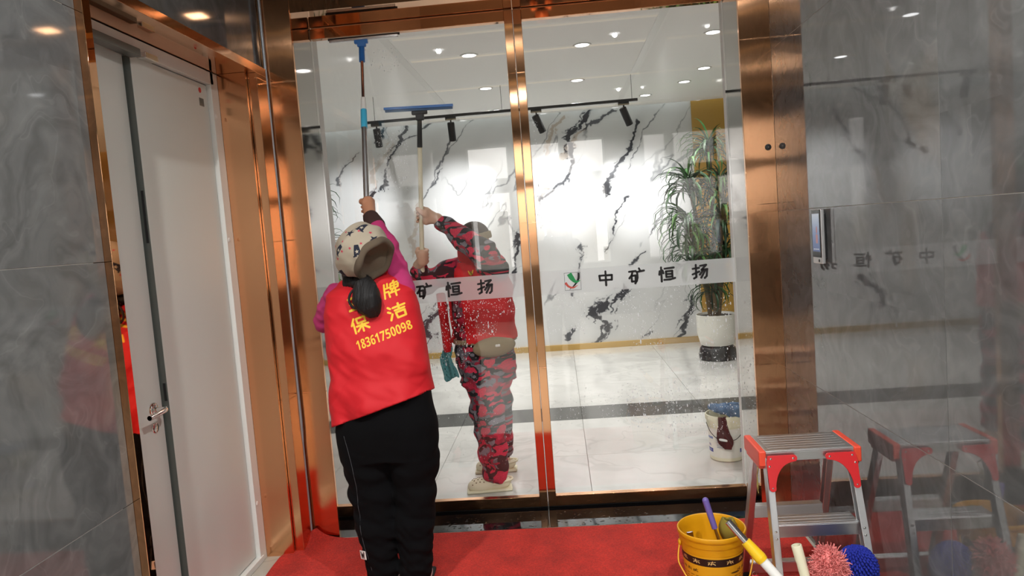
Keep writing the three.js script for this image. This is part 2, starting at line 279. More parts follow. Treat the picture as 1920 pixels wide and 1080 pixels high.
// ================================================================== LAMPS
// lobby: warm light lines, square downlights, round downlights
for (const [z, e, w] of [[2.4, 0.6, 0.02], [3.2, 1.0, 0.03], [4.7, 1.0, 0.03], [6.8, 1.0, 0.03]]) {
  const wide = z < 4.6 ? [XL + 0.1, XR - 0.1] : [-4.8, 4.8];
  const l = thing('light_line', `warm linear ceiling light ${z < 2.6 ? 'nearest the glass doors' : z < 4 ? 'above the photographer' : z < 5 ? 'at the mouth of the corridor' : 'near the lobby windows'}`, 'lamp', [(wide[0] + wide[1]) / 2, LCEIL, z], 'warm light lines');
  const L = wide[1] - wide[0];
  part(l, 'profile', box(-L / 2 - 0.01, L / 2 + 0.01, -0.012, 0.001, -w - 0.012, w + 0.012, 0.002), M.white);
  part(l, 'diffuser', box(-L / 2, L / 2, -0.016, -0.002, -w / 1.2, w / 1.2), glow(0.9, 0.7, 0.35));
  const al = areaLight(0, -0.02, 0, L, w * 1.6, 0, -3, 0, col(1, 0.78, 0.5), e); al.castShadow = true; l.add(al); al.lookAt(l.position.x, 0, z);
}
for (const [x, z, w] of [[-0.31, 1.9, 'left'], [0.80, 1.9, 'right']]) {
  const l = thing('square_downlight', `square ceiling downlight near the glass doors, nearer the ${w} wall`, 'lamp', [x, LCEIL, z], 'square lobby downlights');
  part(l, 'frame', box(-0.075, 0.075, -0.008, 0.001, -0.075, 0.075, 0.002), M.white); part(l, 'diffuser', box(-0.06, 0.06, -0.011, -0.004, -0.06, 0.06), glow(16, 15.5, 14.7));
  const al = areaLight(0, -0.015, 0, 0.12, 0.12, 0, -3, 0, col(1, 0.97, 0.92), 16); al.castShadow = true; l.add(al); al.lookAt(x, 0, z);
}
function downlight(name, label, group, x, y, z, power, r = 0.05, angle = 1.25) {
  const l = thing(name, label, 'lamp', [x, y, z], group);
  part(l, 'trim_ring', lathe([[r, -0.004], [r + 0.012, -0.006], [r + 0.018, 0.0005], [r, 0.0005]], 28), M.white);
  const d = new THREE.CircleGeometry(r, 28); d.rotateX(Math.PI / 2); d.translate(0, -0.003, 0); part(l, 'diffuser', d, glow(6, 6, 6));
  spot(l, [0, -0.012, 0], [0, -2, 0], col(1, 0.985, 0.96), power, angle, 0.6, 1);
  return l;
}
[[-1.28, 'left'], [-0.08, 'middle'], [0.98, 'right']].forEach(([x, s]) => downlight('round_downlight', `round lobby downlight near the windows, ${s} one of the three mirrored`, 'round lobby downlights', x, LCEIL - 0.0, 7.1, 14));
[[0.64, 2.9, 'right, nearer the glass doors'], [-0.96, 2.9, 'left, nearer the glass doors, added to light the lobby'], [-0.35, 5.6, 'left, at the mouth of the corridor'], [0.9, 5.6, 'right, at the mouth of the corridor, added to light the lobby']].forEach(([x, z, s]) => downlight('round_downlight', `round lobby downlight ${s}`, 'round lobby downlights', x, LCEIL, z, z < 4 ? 18 : 15, 0.05, 1.52));  // the near left and far right lamps are added to brighten the lobby
// office downlights on a grid; the two far left are unseen, added for light
[[-0.57, -1.765, 'front row behind the left glass door'], [0.285, -1.765, 'front row behind the right glass door'], [-0.57, -3.07, 'middle row behind the left glass door'], [0.285, -3.07, 'middle row behind the right glass door'],
 [-0.57, -4.35, 'back row by the marble wall, behind the left door'], [0.285, -4.35, 'back row by the marble wall, behind the right door'], [1.25, -1.745, 'front row, close to the right reveal'], [1.44, -3.03, 'middle row, close to the right reveal'],
 [1.364, -3.62, 'right, above the potted plant'], [1.05, -4.2, 'back row, left of the ochre panel'], [-2.28, -1.765, 'unseen, added for light at the far left of the front row'], [-2.28, -3.07, 'unseen, added for light at the far left of the middle row']]
  .forEach(([x, z, s]) => downlight('ceiling_downlight', `round white ceiling downlight, ${s}`, 'office downlights', x, OCEIL, z, 3.7, 0.052));
// cove washing the marble wall
{
  const l = thing('cove_light', 'hidden light strip washing the top of the marble wall', 'lamp', [-0.5, 2.99, -4.93]);
  part(l, 'profile', box(-4.0, 4.0, 0, 0.02, -0.03, 0.03), M.white); part(l, 'diffuser', box(-3.98, 3.98, -0.006, 0.001, -0.014, 0.014), glow(2, 2.15, 2.05));
  const al = areaLight(0, -0.01, 0, 7.9, 0.04, 0, -3, 0, col(0.93, 1, 0.97), 3.6); al.castShadow = true; l.add(al); al.lookAt(-0.5, 0, -4.93);
}
// track with spot heads
{
  const ty = 2.615, tz = -3.0;
  const tr = thing('lighting_track', 'long black lighting track hung below the office ceiling', 'track', [-0.43, ty, tz]);
  part(tr, 'rail', box(-1.28, 1.25, -0.012, 0.012, -0.014, 0.014, 0.002), M.blackMetal);
  for (const x of [-1.2, 0, 1.2]) part(tr, 'hanger', rod(V(x, 0, 0), V(x, OCEIL - ty, 0), 0.002), M.blackMetal);
  const heads = [[-1.62, -2.45, 2.1, 'behind the left pole'], [-0.915, -1.19, 2.1, 'beside the second squeegee'], [-0.115, 0.02, 2.1, 'just right of the copper stiles'], [0.69, 1.0, 2.0, 'near the right end of the track']];
  for (const [x, ax, ay, s] of heads) {
    const h = thing('track_spotlight', `black cylinder track spotlight ${s}`, 'lamp', [x, ty - 0.012, tz], 'track spotlights');
    part(h, 'adapter', box(-0.05, 0.05, -0.028, 0, -0.016, 0.016, 0.003), M.blackMetal); part(h, 'stem', rod(V(0, -0.028, 0), V(0, -0.07, 0), 0.007), M.blackMetal);
    const g = new THREE.Group(); g.name = 'lamp_head'; g.position.set(0, -0.085, 0); h.add(g);
    const aim = V(ax - x, ay - ty, ZB - tz).normalize();
    // the head hangs steep; its inner reflector throws the beam on to the wall
    const hd = V(s.startsWith('beside') || s.startsWith('behind') ? 0.0 : 0.42, -1, -0.35).normalize(), q = new THREE.Quaternion().setFromUnitVectors(V(0, -1, 0), hd);
    const body = lathe([[0, 0.035], [0.03, 0.035], [0.034, 0.03], [0.034, -0.135], [0.03, -0.138], [0.028, -0.12], [0, -0.12]], 24).applyQuaternion(q); part(g, 'barrel', body, M.blackMetal);
    const lens = new THREE.CircleGeometry(0.026, 24); lens.rotateX(Math.PI / 2); lens.translate(0, -0.128, 0); lens.applyQuaternion(q); part(g, 'lens', lens, glow(3, 3, 3.1));
    const from = hd.clone().multiplyScalar(0.15).add(V(0, -0.085, 0));
    spot(h, from.toArray(), from.clone().add(aim).toArray(), col(0.97, 0.98, 1), 17, 0.31, 1, 1);
  }
}

// ================================================================== GLASS DOORS
const GLYPH = {   // strokes of the lettering on a 100 x 100 field, y down
  zhong: [[[10, 32], [90, 32], [88, 62], [12, 62], [10, 32]], [[50, 6], [50, 96]]],
  kuang: [[[4, 20], [46, 18]], [[26, 19], [20, 42], [4, 62]], [[18, 48], [44, 46], [43, 84], [19, 84], [18, 48]], [[68, 2], [74, 16]], [[52, 25], [99, 18]], [[55, 25], [56, 62], [50, 82], [40, 97]]],
  heng: [[[4, 30], [1, 52]], [[22, 26], [27, 44]], [[14, 6], [14, 97]], [[36, 16], [94, 12]], [[44, 34], [84, 33], [83, 70], [45, 70], [44, 34]], [[45, 52], [83, 52]], [[30, 88], [70, 87], [99, 80]]],
  yang: [[[4, 30], [44, 26]], [[25, 6], [25, 84], [10, 92]], [[2, 66], [44, 50]], [[52, 14], [90, 10], [60, 40], [96, 38], [90, 82], [78, 93]], [[70, 42], [48, 70]], [[84, 43], [56, 90]]],
};
function strokes(list, x, y, s, w, z = 0, depth = 0.0004) {   // thick flat strokes as geometry; (x, y) lower left corner
  const out = [];
  for (const pl of list) for (let i = 0; i + 1 < pl.length; i++) {
    const ax = x + pl[i][0] / 100 * s, ay = y + (1 - pl[i][1] / 100) * s, bx = x + pl[i + 1][0] / 100 * s, by = y + (1 - pl[i + 1][1] / 100) * s;
    const L = Math.hypot(bx - ax, by - ay), an = Math.atan2(by - ay, bx - ax), k = w / 2, sh = new THREE.Shape();
    sh.absarc(0, 0, k, Math.PI / 2, Math.PI * 1.5); sh.absarc(L, 0, k * 1.12, -Math.PI / 2, Math.PI / 2); sh.closePath();
    const g = new THREE.ExtrudeGeometry(sh, { depth, bevelEnabled: false, curveSegments: 5 }); g.rotateZ(an); g.translate(ax, ay, z); out.push(g);
  }
  return merged(out);
}
function curveBand(pts, widths, z) {                   // a tapering swoosh
  const c = new THREE.CatmullRomCurve3(pts.map(([x, y]) => V(x, y, 0))), n = 16, up = [], dn = [];
  for (let i = 0; i <= n; i++) { const t = i / n, p = c.getPoint(t), d = c.getTangent(t), k = t * (widths.length - 1), w = mix(widths[Math.floor(k)], widths[Math.min(widths.length - 1, Math.floor(k) + 1)], k % 1) / 2; up.push(new THREE.Vector2(p.x - d.y * w, p.y + d.x * w)); dn.unshift(new THREE.Vector2(p.x + d.y * w, p.y - d.x * w)); }
  const g = new THREE.ExtrudeGeometry(new THREE.Shape([...up, ...dn]), { depth: 0.0004, bevelEnabled: false }); return g.translate(0, 0, z);
}
function glassDoor(name, label, x0, x1, stileRight, textX) {
  const d = setting(name, label, 'glass door', [(x0 + x1) / 2, 0, 0]), o = -(x0 + x1) / 2, a = x0 + o, b = x1 + o;
  const sw = 0.043, s0 = stileRight ? b - sw : a, g0 = stileRight ? a + 0.004 : a + sw, g1 = stileRight ? b - sw : b - 0.004;
  part(d, 'glass', box(g0, g1, 0.06, 2.58, -0.005, 0.005), M.glass);
  part(d, 'stile', box(s0, s0 + sw, 0.012, 2.625, -0.022, 0.022, 0.002), M.copper);
  part(d, 'top_rail', box(g0, g1, 2.572, 2.625, -0.02, 0.02, 0.002), M.copperMirror); part(d, 'bottom_rail', box(g0, g1, 0.012, 0.068, -0.02, 0.02, 0.002), M.copper);
  part(d, 'seal', box(a, b, 0.002, 0.012, -0.008, 0.008), M.rubber);
  const film = new THREE.PlaneGeometry(g1 - g0, 0.125); film.translate((g0 + g1) / 2, 1.2155, 0.0056);
  const f = part(d, 'frosted_band', film, M.frost, 'frosted white band with black lettering');
  textX.forEach(([k, x]) => part(f, 'character', strokes(GLYPH[k], x + o - 0.003, 1.178, 0.081, 0.0105, 0.0062).scale(1, 1, 1), M.ink));
  const lx = textX[0][1] - 0.178 + o, ly = 1.168, S = 0.092, q = (u, v) => [lx + u * 0.084, ly + v * S];
  const edge = []; for (const [p1, p2] of [[[0, 0], [1, 0]], [[1, 0], [1, 1]], [[1, 1], [0, 1]], [[0, 1], [0, 0]]]) { const A = q(...p1), B = q(...p2); edge.push(box(Math.min(A[0], B[0]) - 0.0008, Math.max(A[0], B[0]) + 0.0008, Math.min(A[1], B[1]) - 0.0008, Math.max(A[1], B[1]) + 0.0008, 0.0062, 0.0066)); }
  part(f, 'logo_frame', merged(edge), M.ink);
  part(f, 'logo_black_curve', curveBand([q(0.9, 0.97), q(0.86, 0.62), q(0.62, 0.3), q(0.28, 0.05)], [0.011, 0.013, 0.008, 0.002], 0.0062), M.ink);
  part(f, 'logo_green_curve', curveBand([q(0.3, 0.95), q(0.45, 0.7), q(0.68, 0.47), q(0.97, 0.52)], [0.026, 0.026, 0.014, 0.003], 0.0068), M.green);
  part(f, 'logo_red_curve', curveBand([q(0.04, 0.45), q(0.2, 0.24), q(0.48, 0.14), q(0.8, 0.26)], [0.013, 0.011, 0.009, 0.002], 0.0074), M.redInk);
  return d;
}
glassDoor('door_1', 'left glass door leaf behind the woman in the red vest', GL, -0.1515, true, [['zhong', -0.925], ['kuang', -0.765], ['heng', -0.605], ['yang', -0.437]]);
glassDoor('door_2', 'right glass door leaf with the bucket and plant behind it', -0.1485, GR, false, [['zhong', 0.2], ['kuang', 0.36], ['heng', 0.518], ['yang', 0.688]]);
// soapy drops on the panes; their white colour stands in for bright reflections
function drops(name, label, areas) {
  const g = new THREE.SphereGeometry(1, 6, 4), list = [];
  for (const [n, x0, x1, y0, y1, rmax, run] of areas) for (let i = 0; i < n; i++) {
    const x = rr(x0, x1), y = rr(y0, y1); if (fbm(x * 5 + 30, y * 4 + 20, 256, 2) < 0.46) continue;
    const r = rmax * (0.25 + 0.75 * rnd() ** 3); list.push([x, y, r, rnd() < run ? rr(1.5, 4) : rr(0.9, 1.2)]);
  }
  const m = new THREE.InstancedMesh(g, M.sudsGlint, list.length), t = new THREE.Matrix4();
  list.forEach(([x, y, r, e], i) => { t.makeScale(r, r * e, r * 0.35).setPosition(x, y, 0.0056); m.setMatrixAt(i, t); });
  m.name = name; scene.add(m); tag(stuff(m), label, 'water drops'); return m;
}
drops('water_drops', 'soapy water drops on the left glass door, whitened to stand for bright glints', [[1700, GL + 0.03, -0.75, 1.75, 2.5, 0.0026, 0.3], [1100, -0.72, -0.22, 0.8, 1.15, 0.003, 0.3], [500, -0.72, -0.3, 0.25, 0.8, 0.0014, 0.5]]);
drops('water_drops', 'soapy water drops on the lower right glass door, whitened to stand for bright glints', [[1500, -0.08, 0.88, 0.7, 1.15, 0.0034, 0.25], [900, 0.3, 0.9, 0.35, 0.75, 0.0032, 0.3], [900, -0.08, 0.6, 0.45, 0.75, 0.0016, 0.5], [120, -0.09, -0.06, 1.5, 2.5, 0.003, 0.6]]);
{ // puddle drops on the granite
  const g = new THREE.SphereGeometry(1, 8, 5), N = 260, m = new THREE.InstancedMesh(g, M.water, N), t = new THREE.Matrix4();
  for (let i = 0; i < N; i++) { const r = rr(0.0015, 0.006), x = rnd() < 0.6 ? rr(-0.7, 0.35) : rr(-0.7, 0.85); t.makeScale(r * rr(1, 1.6), r * 0.3, r).setPosition(x, 0.0003, rr(0.06, 0.26)); m.setMatrixAt(i, t); }
  m.name = 'water_drops_002'; scene.add(m); tag(stuff(m), 'water drops splashed on the black granite threshold', 'water drops');
}

// ================================================================== STEEL DOOR ON THE LEFT
const cas = setting('trim_3', 'copper casing around the grey steel door', 'door casing');
const CF = XL + 0.025;
part(cas, 'jamb', box(XL - 0.02, CF, 0, 2.37, 1.66, 1.697, 0.0015), M.copperMirror); part(cas, 'jamb', box(XL - 0.02, CF, 0, 2.33, 0.300, 0.435, 0.0015), M.copper);
part(cas, 'head', box(XL - 0.02, CF, 2.33, 2.37, 0.300, 1.66, 0.0015), M.copper);
part(cas, 'lining', box(-1.53, XL - 0.02, 0, 2.33, 0.44, 0.458), M.copper); part(cas, 'lining', box(-1.53, XL - 0.02, 0, 2.33, 1.67, 1.69), M.copper); part(cas, 'lining', box(-1.53, XL - 0.02, 2.331, 2.345, 0.44, 1.69), M.copperMirror);
const sdr = setting('door_3', 'grey double leaf steel door, left leaf slightly ajar', 'door', [-1.55, 0, 1.1]);
const D = (x0, x1, y0, y1, z0, z1, r = 0.002) => box(x0 + 1.55, x1 + 1.55, y0, y1, z0 - 1.1, z1 - 1.1, r);
part(sdr, 'frame', merged([D(-1.63, -1.53, 0, 2.328, 0.459, 0.528), D(-1.63, -1.53, 2.272, 2.328, 0.5, 1.8), D(-1.63, -1.53, 0, 2.31, 1.76, 1.8), D(-1.63, -1.525, 0.001, 0.03, 0.5, 1.8)]), M.steelFrame);
for (const y of [0.29, 1.56, 2.13]) part(sdr, 'screw_cap', lathe([[0, 0.003], [0.008, 0.003], [0.0105, 0]], 16).rotateZ(-Math.PI / 2).translate(0.02, y, 0.508 - 1.1), M.white);
const lr = part(sdr, 'leaf', D(-1.595, -1.55, 0.035, 2.268, 0.532, 1.13, 0.003), M.steelPaint);
part(lr, 'leaf_edge', D(-1.594, -1.551, 0.04, 2.265, 1.129, 1.1315, 0.0005), M.steelEdge);
for (const [y, h] of [[1.66, 0.1], [0.98, 0.035]]) part(lr, 'bolt_plate', D(-1.566, -1.556, y - h, y + h, 1.1312, 1.1335, 0.0005), M.blackMetal);
part(lr, 'sticker', new THREE.CylinderGeometry(0.012, 0.012, 0.001, 20).rotateZ(Math.PI / 2).translate(0.0005, 2.235, 0.6 - 1.1), M.redPlastic, 'round red sticker'); part(lr, 'name_plate', D(-1.55, -1.5485, 2.165, 2.2, 0.575, 0.615, 0.0005), M.steelEdge);
const ll = new THREE.Group(); ll.name = 'leaf'; ll.userData.label = 'left leaf, slightly ajar, with a lever handle'; ll.position.set(-0.005, 0, 0.655); ll.rotation.y = 0.03; sdr.add(ll);
part(ll, 'panel', box(-0.045, 0, 0.035, 2.268, -0.615, 0, 0.003), M.steelPaint);
part(ll, 'handle', merged([lathe([[0, 0.012], [0.02, 0.012], [0.026, 0.008], [0.027, 0]], 24).rotateZ(-Math.PI / 2).translate(0, 0.93, -0.545), rod(V(0, 0.93, -0.545), V(0.052, 0.93, -0.545), 0.0095), tube([V(0.046, 0.93, -0.548), V(0.055, 0.929, -0.53), V(0.056, 0.927, -0.48), V(0.052, 0.925, -0.425)], 0.0095, 10, 20), lathe([[0, 0.006], [0.018, 0.006], [0.02, 0]], 20).rotateZ(-Math.PI / 2).translate(0, 0.86, -0.545)]), M.chrome, 'chrome lever handle');
part(sdr, 'door_closer', merged([D(-1.548, -1.505, 2.255, 2.285, 1.13, 1.62, 0.003)]), M.steelEdge); part(sdr, 'closer_bracket', D(-1.548, -1.51, 2.262, 2.285, 1.0, 1.09, 0.003), M.chrome);
const st = setting('added_wall_stair', 'unseen stairwell shell added behind the steel door to block sky light', 'wall');  // unseen box added so no sky light leaks past the door leaves
part(st, 'shell', merged([box(-2.5, -2.42, -0.1, 2.6, 0.2, 2.2), box(-2.42, -1.63, -0.1, 2.6, 0.2, 0.44), box(-2.42, -1.63, -0.1, 2.6, 1.85, 2.2), box(-2.42, -1.63, 2.36, 2.6, 0.44, 1.85), box(-2.42, -1.63, -0.1, -0.02, 0.44, 1.85)]), M.greyWall);

// ================================================================== CARPET, TUBE
{
  const nx = 90, nz = 50, x0 = -1.40, x1 = 1.035, z0 = 0.29, z1 = 1.46, P = [], U = [], I = [];
  const top = (i, j) => {
    let x = mix(x0, x1, (i / nx) ** 1.25), z = mix(z0, z1, (j / nz) ** 1.25);
    let y = 0.007 + 0.0022 * (fbm(x * 5 + 20, z * 5 + 20, 256, 3) - 0.5) * 2;
    // the corner by the tube is curled up, the left edge runs slantwise into the door recess
    const dx = x + 1.345, dz = z - 0.315, r = Math.hypot(dx * (dx > 0 ? 0.8 : 2.2), dz * (dz > 0 ? 1.1 : 2));
    y += 0.075 * Math.exp(-r / 0.035) + 0.012 * Math.exp(-r * r / 0.02);
    if (x < -1.2) { const k = (-1.2 - x) / 0.2; x -= k * k * (0.055 * sstep(0.33, 0.5, z) - 0.02 * sstep(0.55, 0.9, z)); if (z < 0.34) x += k * 0.035 * (1 - sstep(0.28, 0.34, z)); }
    if (z < 0.31) z += 0.02 * Math.exp(-((x + 1.2) ** 2) / 0.01);
    return [x, y, z];
  };
  for (const s of [0, 1]) for (let j = 0; j <= nz; j++) for (let i = 0; i <= nx; i++) { const [x, y, z] = top(i, j); P.push(x, s ? Math.max(0.0008, y - 0.0062) : y, z); U.push(x, z); }
  const id = (i, j, s) => s * (nx + 1) * (nz + 1) + j * (nx + 1) + i;
  for (let j = 0; j < nz; j++) for (let i = 0; i < nx; i++) { I.push(id(i, j, 0), id(i, j + 1, 0), id(i + 1, j, 0), id(i + 1, j, 0), id(i, j + 1, 0), id(i + 1, j + 1, 0)); I.push(id(i, j, 1), id(i + 1, j, 1), id(i, j + 1, 1), id(i + 1, j, 1), id(i + 1, j + 1, 1), id(i, j + 1, 1)); }
  for (let i = 0; i < nx; i++) { I.push(id(i, 0, 0), id(i + 1, 0, 0), id(i, 0, 1), id(i + 1, 0, 0), id(i + 1, 0, 1), id(i, 0, 1)); I.push(id(i, nz, 0), id(i, nz, 1), id(i + 1, nz, 0), id(i + 1, nz, 0), id(i, nz, 1), id(i + 1, nz, 1)); }
  for (let j = 0; j < nz; j++) { I.push(id(0, j, 0), id(0, j, 1), id(0, j + 1, 0), id(0, j + 1, 0), id(0, j, 1), id(0, j + 1, 1)); I.push(id(nx, j, 0), id(nx, j + 1, 0), id(nx, j, 1), id(nx, j + 1, 0), id(nx, j + 1, 1), id(nx, j, 1)); }
  const g = new THREE.BufferGeometry(); g.setAttribute('position', new THREE.Float32BufferAttribute(P, 3)); g.setAttribute('uv', new THREE.Float32BufferAttribute(U, 2)); g.setIndex(I); g.computeVertexNormals();
  const m = new THREE.Mesh(g, M.carpet); m.name = 'carpet'; scene.add(m); tag(m, 'red entrance carpet with a curled up corner', 'carpet');
}
{
  const t = thing('metal_tube', 'thin grey metal tube running up the corner beside the steel door', 'tube', [-1.352, 0, 0.308]);
  part(t, 'tube', tube([V(0.0, 0.03, 0.005), V(-0.001, 0.5, 0.003), V(0.003, 0.62, 0.004), V(0, 1.2, 0.002), V(-0.001, 2.2, 0.001), V(0, LCEIL - 0.002, 0)], 0.0075, 10, 40), M.tube);
}

// ================================================================== PEOPLE
// ---- signed distance fields meshed by surface nets
const smin = (a, b, k) => { const h = Math.max(k - Math.abs(a - b), 0) / k; return Math.min(a, b) - h * h * k * 0.25; };
const cone = (a, b, ra, rb) => { const dx = b[0] - a[0], dy = b[1] - a[1], dz = b[2] - a[2], l = dx * dx + dy * dy + dz * dz || 1e-9; return (x, y, z) => { const px = x - a[0], py = y - a[1], pz = z - a[2], t = clamp((px * dx + py * dy + pz * dz) / l), qx = px - dx * t, qy = py - dy * t, qz = pz - dz * t; return Math.sqrt(qx * qx + qy * qy + qz * qz) - (ra + (rb - ra) * t); }; };
const chain = (pts, k = 0.02) => { const f = []; for (let i = 0; i + 1 < pts.length; i++) f.push(cone(pts[i], pts[i + 1], pts[i][3], pts[i + 1][3])); return union(f, k); };
const union = (fs, k = 0.03) => (x, y, z) => { let d = 9; for (const f of fs) d = d === 9 ? f(x, y, z) : smin(d, f(x, y, z), k); return d; };
const ellip = (c, r, q = null) => { const v = V(0, 0, 0), iq = q ? q.clone().invert() : null; return (x, y, z) => { v.set(x - c[0], y - c[1], z - c[2]); if (iq) v.applyQuaternion(iq); const a = Math.hypot(v.x / r[0], v.y / r[1], v.z / r[2]), b = Math.hypot(v.x / r[0] ** 2, v.y / r[1] ** 2, v.z / r[2] ** 2); return b < 1e-9 ? -Math.min(...r) : a * (a - 1) / b; }; };
// a stack of rings [y, cx, cz, half width, half depth]: torso, hips
const stack = (rings) => (x, y, z) => {
  let i = 0; while (i + 2 < rings.length && y > rings[i + 1][0]) i++;
  const A = rings[i], B = rings[i + 1], t0 = clamp((y - A[0]) / (B[0] - A[0])), t = t0 * t0 * (3 - 2 * t0), m = (k) => A[k] + (B[k] - A[k]) * (k < 3 ? t0 : t);
  const w = m(3), d = m(4), ux = Math.abs(x - m(1)) / w, uz = Math.abs(z - m(2)) / d, k = (ux ** 2.3 + uz ** 2.3) ** (1 / 2.3);
  const r = (k - 1) * Math.min(w, d), e = Math.max(rings[0][0] - y, y - rings[rings.length - 1][0]);
  return e > 0 ? Math.hypot(Math.max(r, 0), e) : r;
};
const half = (f, n, p) => { const l = Math.hypot(...n); return (x, y, z) => Math.max(f(x, y, z), ((x - p[0]) * n[0] + (y - p[1]) * n[1] + (z - p[2]) * n[2]) / l); };
function surface(f, lo, hi, h, uvScale = null) {
  const n = [0, 1, 2].map((k) => Math.ceil((hi[k] - lo[k]) / h) + 1), [nx, ny, nz] = n, S = new Float32Array(nx * ny * nz), at = (i, j, k) => (k * ny + j) * nx + i;
  for (let k = 0; k < nz; k++) for (let j = 0; j < ny; j++) for (let i = 0; i < nx; i++) S[at(i, j, k)] = f(lo[0] + i * h, lo[1] + j * h, lo[2] + k * h);
  const id = new Int32Array(nx * ny * nz).fill(-1), P = [], I = [];
  for (let k = 0; k + 1 < nz; k++) for (let j = 0; j + 1 < ny; j++) for (let i = 0; i + 1 < nx; i++) {
    let m = 0, sx = 0, sy = 0, sz = 0, c = 0; const v = [];
    for (let q = 0; q < 8; q++) { const s = S[at(i + (q & 1), j + (q >> 1 & 1), k + (q >> 2))]; v.push(s); if (s < 0) m |= 1 << q; }
    if (m === 0 || m === 255) continue;
    for (let a = 0; a < 8; a++) for (const b of [1, 2, 4]) if (!(a & b) && (v[a] < 0) !== (v[a | b] < 0)) { const t = v[a] / (v[a] - v[a | b]); sx += (a & 1) + (b === 1 ? t : 0); sy += (a >> 1 & 1) + (b === 2 ? t : 0); sz += (a >> 2) + (b === 4 ? t : 0); c++; }
    id[at(i, j, k)] = P.length / 3; P.push(lo[0] + (i + sx / c) * h, lo[1] + (j + sy / c) * h, lo[2] + (k + sz / c) * h);
  }
  const quad = (a, b, c, d, flip) => { if (Math.min(a, b, c, d) < 0) return; if (flip) I.push(a, c, b, a, d, c); else I.push(a, b, c, a, c, d); };
  for (let k = 1; k + 1 < nz; k++) for (let j = 1; j + 1 < ny; j++) for (let i = 1; i + 1 < nx; i++) {
    const s = S[at(i, j, k)] < 0;
    if (s !== S[at(i + 1, j, k)] < 0) quad(id[at(i, j - 1, k - 1)], id[at(i, j, k - 1)], id[at(i, j, k)], id[at(i, j - 1, k)], !s);
    if (s !== S[at(i, j + 1, k)] < 0) quad(id[at(i - 1, j, k - 1)], id[at(i - 1, j, k)], id[at(i, j, k)], id[at(i, j, k - 1)], !s);
    if (s !== S[at(i, j, k + 1)] < 0) quad(id[at(i - 1, j - 1, k)], id[at(i, j - 1, k)], id[at(i, j, k)], id[at(i - 1, j, k)], !s);
  }
  const N = new Float32Array(P.length), U = new Float32Array(P.length / 3 * 2), e = h * 0.6;
  for (let i = 0; i < P.length; i += 3) {
    const [x, y, z] = [P[i], P[i + 1], P[i + 2]], gx = f(x + e, y, z) - f(x - e, y, z), gy = f(x, y + e, z) - f(x, y - e, z), gz = f(x, y, z + e) - f(x, y, z - e), l = Math.hypot(gx, gy, gz) || 1;
    N[i] = gx / l; N[i + 1] = gy / l; N[i + 2] = gz / l;
    const q = uvScale ? uvScale(x, y, z, gx / l, gy / l, gz / l) : [x + z * 0.7, y]; U[i / 3 * 2] = q[0]; U[i / 3 * 2 + 1] = q[1];
  }
  const g = new THREE.BufferGeometry(); g.setAttribute('position', new THREE.Float32BufferAttribute(P, 3)); g.setAttribute('normal', new THREE.BufferAttribute(N, 3)); g.setAttribute('uv', new THREE.BufferAttribute(U, 2)); g.setIndex(I); return g;
}
// a hand closed round a rod: axis along the rod, out from rod to palm; fingers leave towards side = axis x out
function gripHand(c, axis, out, wrist, rodR, size = 1) {
  const a = axis.clone().normalize(), o = out.clone().sub(a.clone().multiplyScalar(out.dot(a))).normalize(), s = a.clone().cross(o), C = V(...c);
  const at = (ang, rad, al) => { const p = C.clone().addScaledVector(o, Math.cos(ang) * rad).addScaledVector(s, Math.sin(ang) * rad).addScaledVector(a, al); return p.toArray(); };
  const fs = [], palm = [], L = [0.92, 1.05, 1, 0.8];
  for (let i = 0; i < 4; i++) {
    const al = (1.5 - i) * 0.0195 * size, R = rodR + 0.0095 * size, f = L[i];
    const pts = [at(0.7, R + 0.01, al * 0.95), at(1.5, R + 0.006, al), at(1.5 + 1.25 * f, R + 0.001, al), at(1.5 + 2.55 * f, R, al * 1.03)];
    fs.push(chain([[...pts[0], 0.0105 * size], [...pts[1], 0.0098 * size], [...pts[2], 0.0088 * size], [...pts[3], 0.0075 * size]], 0.006));
    palm.push(cone(at(-0.35, R + 0.012, al * 0.9), at(0.7, R + 0.01, al * 0.95), 0.014 * size, 0.0115 * size));
    palm.push(cone([...wrist], at(0.1, R + 0.015, al * 0.9), 0.021 * size, 0.014 * size));
  }
  const R = rodR + 0.0105 * size;
  const th = chain([[...at(-0.5, R + 0.014, 0.012 * size), 0.0145 * size], [...at(-1.15, R + 0.006, 0.026 * size), 0.0115 * size], [...at(-1.9, R, 0.034 * size), 0.0105 * size], [...at(-2.5, R - 0.001, 0.036 * size), 0.0085 * size]], 0.008);
  const body = union(palm, 0.016), all = (x, y, z) => { let d = smin(body(x, y, z), th(x, y, z), 0.008); for (const f of fs) d = smin(d, f(x, y, z), 0.003); return d; };
  const lo = [0, 1, 2].map((k) => Math.min(c[k] - 0.075, wrist[k] - 0.035)), hi = [0, 1, 2].map((k) => Math.max(c[k] + 0.075, wrist[k] + 0.035));
  return surface(all, lo, hi, 0.0034);
}
const bodyOf = (list, hands, lo, hi) => merged([surface(union(list, 0.03), lo, hi, 0.012), ...hands]);
const starShape = (n = 5, r1 = 1, r2 = 0.42) => { const p = []; for (let i = 0; i < n * 2; i++) { const r = i % 2 ? r2 : r1, a = i * Math.PI / n; p.push([Math.sin(a) * r, -Math.cos(a) * r]); } return p; };
